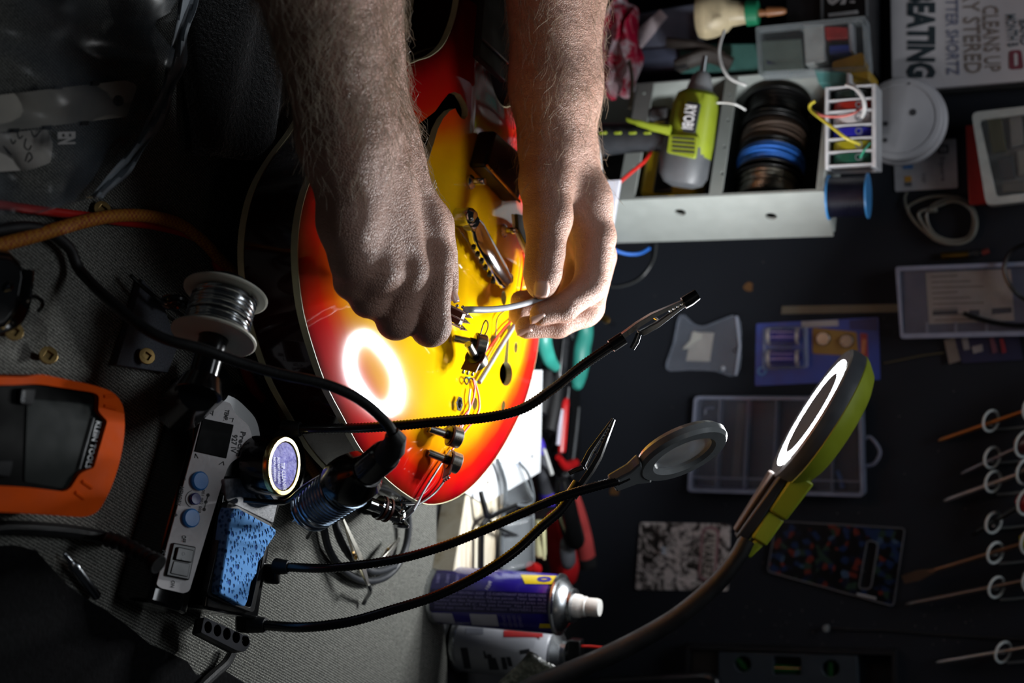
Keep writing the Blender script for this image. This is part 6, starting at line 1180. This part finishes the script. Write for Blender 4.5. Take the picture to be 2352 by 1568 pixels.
for i, ((rx_, ry_), (lab, a, b, hx, r, hh_)) in enumerate(zip(rings, drv)):
    u_ = (rx_ - a[0]) / (b[0] - a[0]); o_a = .010 + (.012 if i == 4 else 0); c = wal(rx_, a[1] + (b[1] - a[1]) * u_ - (4 if i < 3 else -2), o_a + (.030 - o_a) * u_); hk = wt('tool_hook', rx_ + 40, ry_, 0, 'white wire ring hook holding the %s screwdriver of the row' % ordn[i], 'hook', 'ring hooks at the right edge')
    up2 = (b[0] + 8, ry_ - 18)
    for cc_, R2 in ((c, .0112), (wal(*b, .030) + (wal(*b, .030) - wal(*a, o_a)).normalized() * .009, .0135)):
        part('ring', MB().ring(cc_, rn_, R2, .0014, 28, 8), RINGM, hk)
        part('hook_stem', MB().tube([cc_ + V((.004, .010, -.006)) * 1.0, cc_ + V((.0055, .02, -.004)), V((cc_.x + .006, YW, cc_.z + .0))], .0012, 8), RINGM, hk)
    part('hook_plate', MB().tube([wal(rx_ + 8, ry_ + 22, .003), wal(rx_ + 40, ry_ + 20, .003), wal(rx_ + 130, ry_ + 10, .003)], .0014, 8), mat('dull_hook_wire', '#5d6264', .4), hk)
    p0 = wal(*a, .010 + (.012 if i == 4 else 0)); p1 = wal(*b, .030); ax = (p1 - p0).normalized(); L = (p1 - p0).length
    sd_ = top('screwdriver', p0, lab, 'screwdriver', 'screwdrivers in the ring hooks'); m_ = mat('shaft_' + hx[1:], hx, .35, .7 if i != 3 else .2)
    if i == 4:
        s2 = ax.cross(V((0, -1, 0))).normalized(); mb = MB().tube([p0 + ax * .03, p1], r, 12); part('shaft', mb, m_, sd_)
        mb = MB().loft([[p0 + ax * u + s2 * w_ + V((0, t__, 0)), p0 + ax * u - s2 * w_ + V((0, t__, 0)), p0 + ax * u - s2 * w_ - V((0, t__, 0)), p0 + ax * u + s2 * w_ - V((0, t__, 0))] for u, w_, t__ in ((0, .0042, .0006), (.012, .0052, .001), (.018, .0055, .0014), (.024, .0042, .002), (.035, .0022, .0022))]); part('blade', mb, m_, sd_)
    else:
        mb = MB().lathe([(r * .4, 0), (r * .9, .004), (r, .010), (r, L)], p0, ax, 12); part('shaft', mb, m_, sd_)
    part('handle', MB().lathe([(r, 0), (.0085, .002), (.0105, .008), (.0095, .02), (.0115, .04), (.012, .075), (.009, .085), (.0001, .087)], p1 - ax * .001, ax, 20), mat('handle_' + hh_[1:], hh_, .3), sd_)
# ---- clutter above the crate at the upper right
pb_ = top('pink_bag', V((wal(1420, 100, .12).x, YW - .12, -.004)), 'crumpled pink and clear plastic bag behind the left forearm', 'plastic bag')
mb = MB(); R_ = []
for i in range(15):
    u = i / 14; px = 1330 + 126 * u; R_.append([wal(px, 110 + (70 + 45 * math.sin(u * 2.6)) * math.cos(a) + 10 * math.sin(i * 1.7), .13) + V((0, .028 * math.sin(a) * (1 - .3 * u) + .006 * math.sin(i * 2.1 + a * 3), .004 * math.sin(a * 5 + i))) for a in [k * PI / 14 for k in range(28)]])
mb.loft(R_); t = NT('pink_clear_film'); n1 = t.noise(24, 4, .6, None, 1); t.set(color=t.ramp(n1, [(.35, '#8c1030'), (.48, '#c2183f'), (.56, '#c9a8b0'), (.68, '#d7d3da')]), rough=.25, spec=.6); t.bump(t.noise(40, 3), .8, .006); part('bag', mb, t.m, pb_)
gb = wt('clear_tub', 1510, 85, 0, 'hazy grey clear tub with a pale tapered stick inside, upper right', 'tub')
TQ = [(1400, 42), (1606, 4), (1612, 96), (1560, 102), (1558, 160), (1404, 164)]
ws('tub_wall', mat('tub_haze', '#6b6f80', .45, var=.1), gb, TQ, .0, .07, .003); mb = MB().tube([wal(*p) for p in ((1412, 165, .073), (1450, 110, .074), (1525, 30, .074))], [.016, .012, .006], 12, flat=.3); part('pale_stick', mb, mat('tub_stick', '#b9a9ae', .5), gb); ws('tub_lip', mat('tub_lip', '#8b8d98', .4), gb, [(1598, 6), (1608, 4), (1613, 95), (1602, 96)], .07, .074)
ws('lower_panel', mat('lower_panel', '#4e5468', .45), gb, [(1406, 120), (1556, 110), (1556, 160), (1406, 164)], .07, .0725)
wline('brown_lead', [(1424, 90, .13), (1440, 125, .14), (1450, 165, .16), (1452, 205, .17), (1446, 250, .16)], .15, .0022, mat('olive_cable', '#5c5646', .5), 'olive grey cable hanging in front of the grey tub', 'cable')
gb2 = top('glue_bottle', V((wal(1640, 40, .13).x, YW - .13, .0)), 'cream glue bottle with green collar and copper nozzle, upper right', 'bottle')
GO = .13
def gl_(pts, m_, nm):
    R_ = [[wal(px, py + r * math.cos(a), GO) + V((0, r * math.sin(a) * .00042, 0)) for a in [k * PI / 12 for k in range(24)]] for px, py, r in pts]; return part(nm, MB().loft(R_), m_, gb2)
CRB = mat('cream_bottle', '#c3b391', .45)
gl_([(1606, 36, 50), (1620, 36, 54), (1640, 34, 52), (1668, 32, 42), (1680, 31, 30), (1716, 30, 24)], CRB, 'bottle_body'); gl_([(1714, 30, 22), (1716, 30, 30), (1742, 29, 28), (1744, 29, 16)], mat('green_collar', '#1d7a55', .4), 'collar'); gl_([(1742, 29, 10), (1760, 28, 8), (1762, 27, 12), (1798, 25, 9), (1806, 25, 5)], mat('copper_nozzle', '#8a5a38', .4), 'nozzle')
bk = wt('dark_box', 1950, 80, 0, 'tall dark box with partly hidden pale capitals, behind the clear kit', 'box'); BKO = .10
ws('box', mat('dark_book', '#121317', .5), bk, [(1800, -140), (1996, -140), (1996, 150), (1806, 130)], 0, BKO, .002)
ws('box_panel', mat('black_book', '#08090b', .4), bk, [(1892, -140), (1982, -140), (1986, 58), (1892, 42)], BKO, BKO + .002)
for q in ([(1884, -140), (1890, -140), (1891, 46), (1885, 46)], [(1985, -140), (1991, -140), (1994, 38), (1988, 38)]): ws('pale_line', mat('pale_line', '#6d7276', .5), bk, q, BKO, BKO + .003)
wtext('S', mat('book_white', '#a9abad', .5), bk, (1903, -14), (1903, 12), (1944, -14), BKO + .002, .04); wtext("'", mat('book_white', '#a9abad', .5), bk, (1936, 2), (1936, 7), (1964, 2), BKO + .002, .04); ws('letter_bar', mat('book_white', '#a9abad', .5), bk, [(1902, 31), (1970, 23), (1972, 31), (1903, 39)], BKO + .002, BKO + .0024)
ck = wt('clear_kit', 1880, 110, BKO, 'clear lidded kit with red, blue and yellow pieces near the top', 'kit'); K0 = .112
for q, hx in (([(1844, 55), (1892, 52), (1896, 140), (1850, 150)], '#aab0b0'), ([(1893, 60), (1946, 62), (1948, 88), (1896, 90)], '#a3201c'), ([(1904, 104), (1950, 102), (1952, 118), (1905, 124)], '#2a44a8'), ([(1912, 142), (1980, 120), (1992, 152), (1996, 184), (1910, 160)], '#a8862c'), ([(1754, 112), (1792, 108), (1800, 150), (1760, 150)], '#2a2f58'), ([(1948, 52), (1958, 52), (1960, 118), (1950, 118)], '#a3a6ac'), ([(1742, 94), (1840, 88), (1846, 160), (1744, 165)], '#59665f')): ws('piece', mat('kit_piece_' + hx[1:], hx, .4), ck, rpoly(q, 4), K0 - .01, K0 + .012, .0015)
mb = MB().holed(wpoly(rpoly([(1735, 62), (1988, 36), (1996, 160), (1742, 172)], 6), K0 + .02), [wpoly(rpoly([(1743, 70), (1980, 45), (1986, 152), (1750, 164)], 4), K0 + .02)], V((0, .03, 0))); part('kit_rim', mb, clear('kit_rim_film', '#a0a8ac', .2, .2), ck, bevel=.001)
ws('kit_lid', clear('kit_film', '#aeb6ba', .015, .1), ck, [(1743, 70), (1980, 45), (1986, 152), (1750, 164)], K0 + .018, K0 + .019)
tb = wt('teal_box', 1700, 130, 0, 'dull teal tray of dark bits just above the crate', 'tray'); ws('tray', mat('dull_teal', '#3c6660', .5), tb, [(1560, 100), (1740, 98), (1746, 166), (1560, 168)], 0, .085, .002)
tb2 = wt('teal_cover', 1905, 175, 0, 'teal cover with white edge beside the coloured reels', 'cover'); ws('cover', mat('teal_cover', '#4f8684', .5), tb2, [(1870, 158), (1950, 168), (1952, 190), (1880, 192)], .06, .13, .001); ws('edge', CLW, tb2, [(1944, 166), (1954, 168), (1954, 196), (1944, 196)], .06, .134, .001); ws('yellow_edge', mat('teal_yellow', '#a8861c', .5), tb2, [(1956, 164), (1998, 160), (1998, 184), (1956, 188)], .06, .12, .001)
pw = wt('clamp', 1610, 125, .085, 'dark brown clamp lying against the teal tray', 'clamp')
mb = MB().tube([wal(*p) for p in smooth_path([(1532, 98, .1), (1580, 104, .1), (1620, 112, .1), (1660, 130, .1)], 4)], .007, 10, flat=.6); part('upper_arm', mb, mat('dark_brown_tool', '#2d2622', .6), pw); mb = MB().tube([wal(*p) for p in smooth_path([(1556, 152, .1), (1590, 138, .102), (1630, 128, .1), (1680, 148, .095)], 4)], .009, 10, flat=.6); part('lower_arm', mb, mat('dark_brown_tool', '#2d2622', .6), pw); part('clamp_pad', MB().box(wal(1566, 148, .1), (.012, .012, .016)), BLACKM, pw, bevel=.002)
for i, (x, y) in enumerate(((1720, 660), (1716, 690), (1410, 1128), (2196, 648), (1855, 668))):
    c = wal(x, y, .0008); q = [c + V((math.cos(a), 0, math.sin(a))) * (.004 + .0035 * rnd.random()) for a in [k * PI / 4 for k in range(8)]]
    if i in (0, 2): one('wood_flake', MB().prism(q, V((0, .0008, 0))), mat('wood_flake', '#5a3a14', .8), 'thin brown wood flake stuck on the wall ' + ('between crate and parts box' if i == 0 else 'under the magnifier handle'), 'flake')
mb = MB()
for i in range(110):
    p = wal(rnd.uniform(1500, 2300), rnd.choice([rnd.uniform(1380, 1480), rnd.uniform(600, 1480)]), 0); s_ = rnd.uniform(.0004, .0011); mb.box(p - V((0, s_ * .3, 0)), (s_, s_ * .5, s_))
settle(part('dust_specks', mb, mat('dust', '#6e6a66', .9), None, flat=True), 'pale dust specks scattered over the dark wall', 'dust', kind='stuff')
# ------------------------------------------------------------------ fine hair on both forearms
me = body.data; cs_ = np.zeros(len(me.polygons) * 3, np.float32); me.polygons.foreach_get('center', cs_); ns_ = np.zeros_like(cs_); me.polygons.foreach_get('normal', ns_)
cs_ = cs_.reshape(-1, 3) + np.array(ORG['body']); ns_ = ns_.reshape(-1, 3)
q = cs_ - np.array(CAM); dd = q @ np.array(FW); ppy = 784 + F * (q @ np.array(RI)) / dd; ppx = 1176 + F * (q @ np.array(UP)) / dd
rs = np.random.RandomState(3)
facing = (ns_ * (np.array(CAM) - cs_)).sum(1) > -.12
for lo_, hi_, cnt in ((560, 1060, 1900), (1100, 1480, 900)):
    ok = np.where((ppx > lo_) & (ppx < hi_) & (ppy > -60) & (ppy < 470) & facing)[0]
    wgt = np.clip((480 - ppy[ok]) / 300, .05, 1); ch = rs.choice(ok, cnt, False, wgt / wgt.sum()); mb = MB()
    for i in ch:
        n = V(ns_[i]); tdir = (RI * (.55 + .4 * rs.rand()) + UP * rs.uniform(-.5, .7) + V(rs.uniform(-.3, .3, 3))); tdir = (tdir - n * tdir.dot(n)).normalized(); L = rs.uniform(.006, .017); lift = rs.uniform(.2, .8)
        p = V(cs_[i]) - n * .0004; pts = [p + tdir * (L * u) + n * (L * lift * u * (1.2 - .7 * u)) + (RI * rs.uniform(-.3, .5) + UP * rs.uniform(-.3, .3)) * (L * u * u) for u in (0, .33, .66, 1)]
        mb.tube(pts, [.00012, .00011, .00009, .00004], 3, False)
    part('arm_hair', mb, mat('arm_hair', '#b0a08a', .45, var=.3), person, kind='stuff')
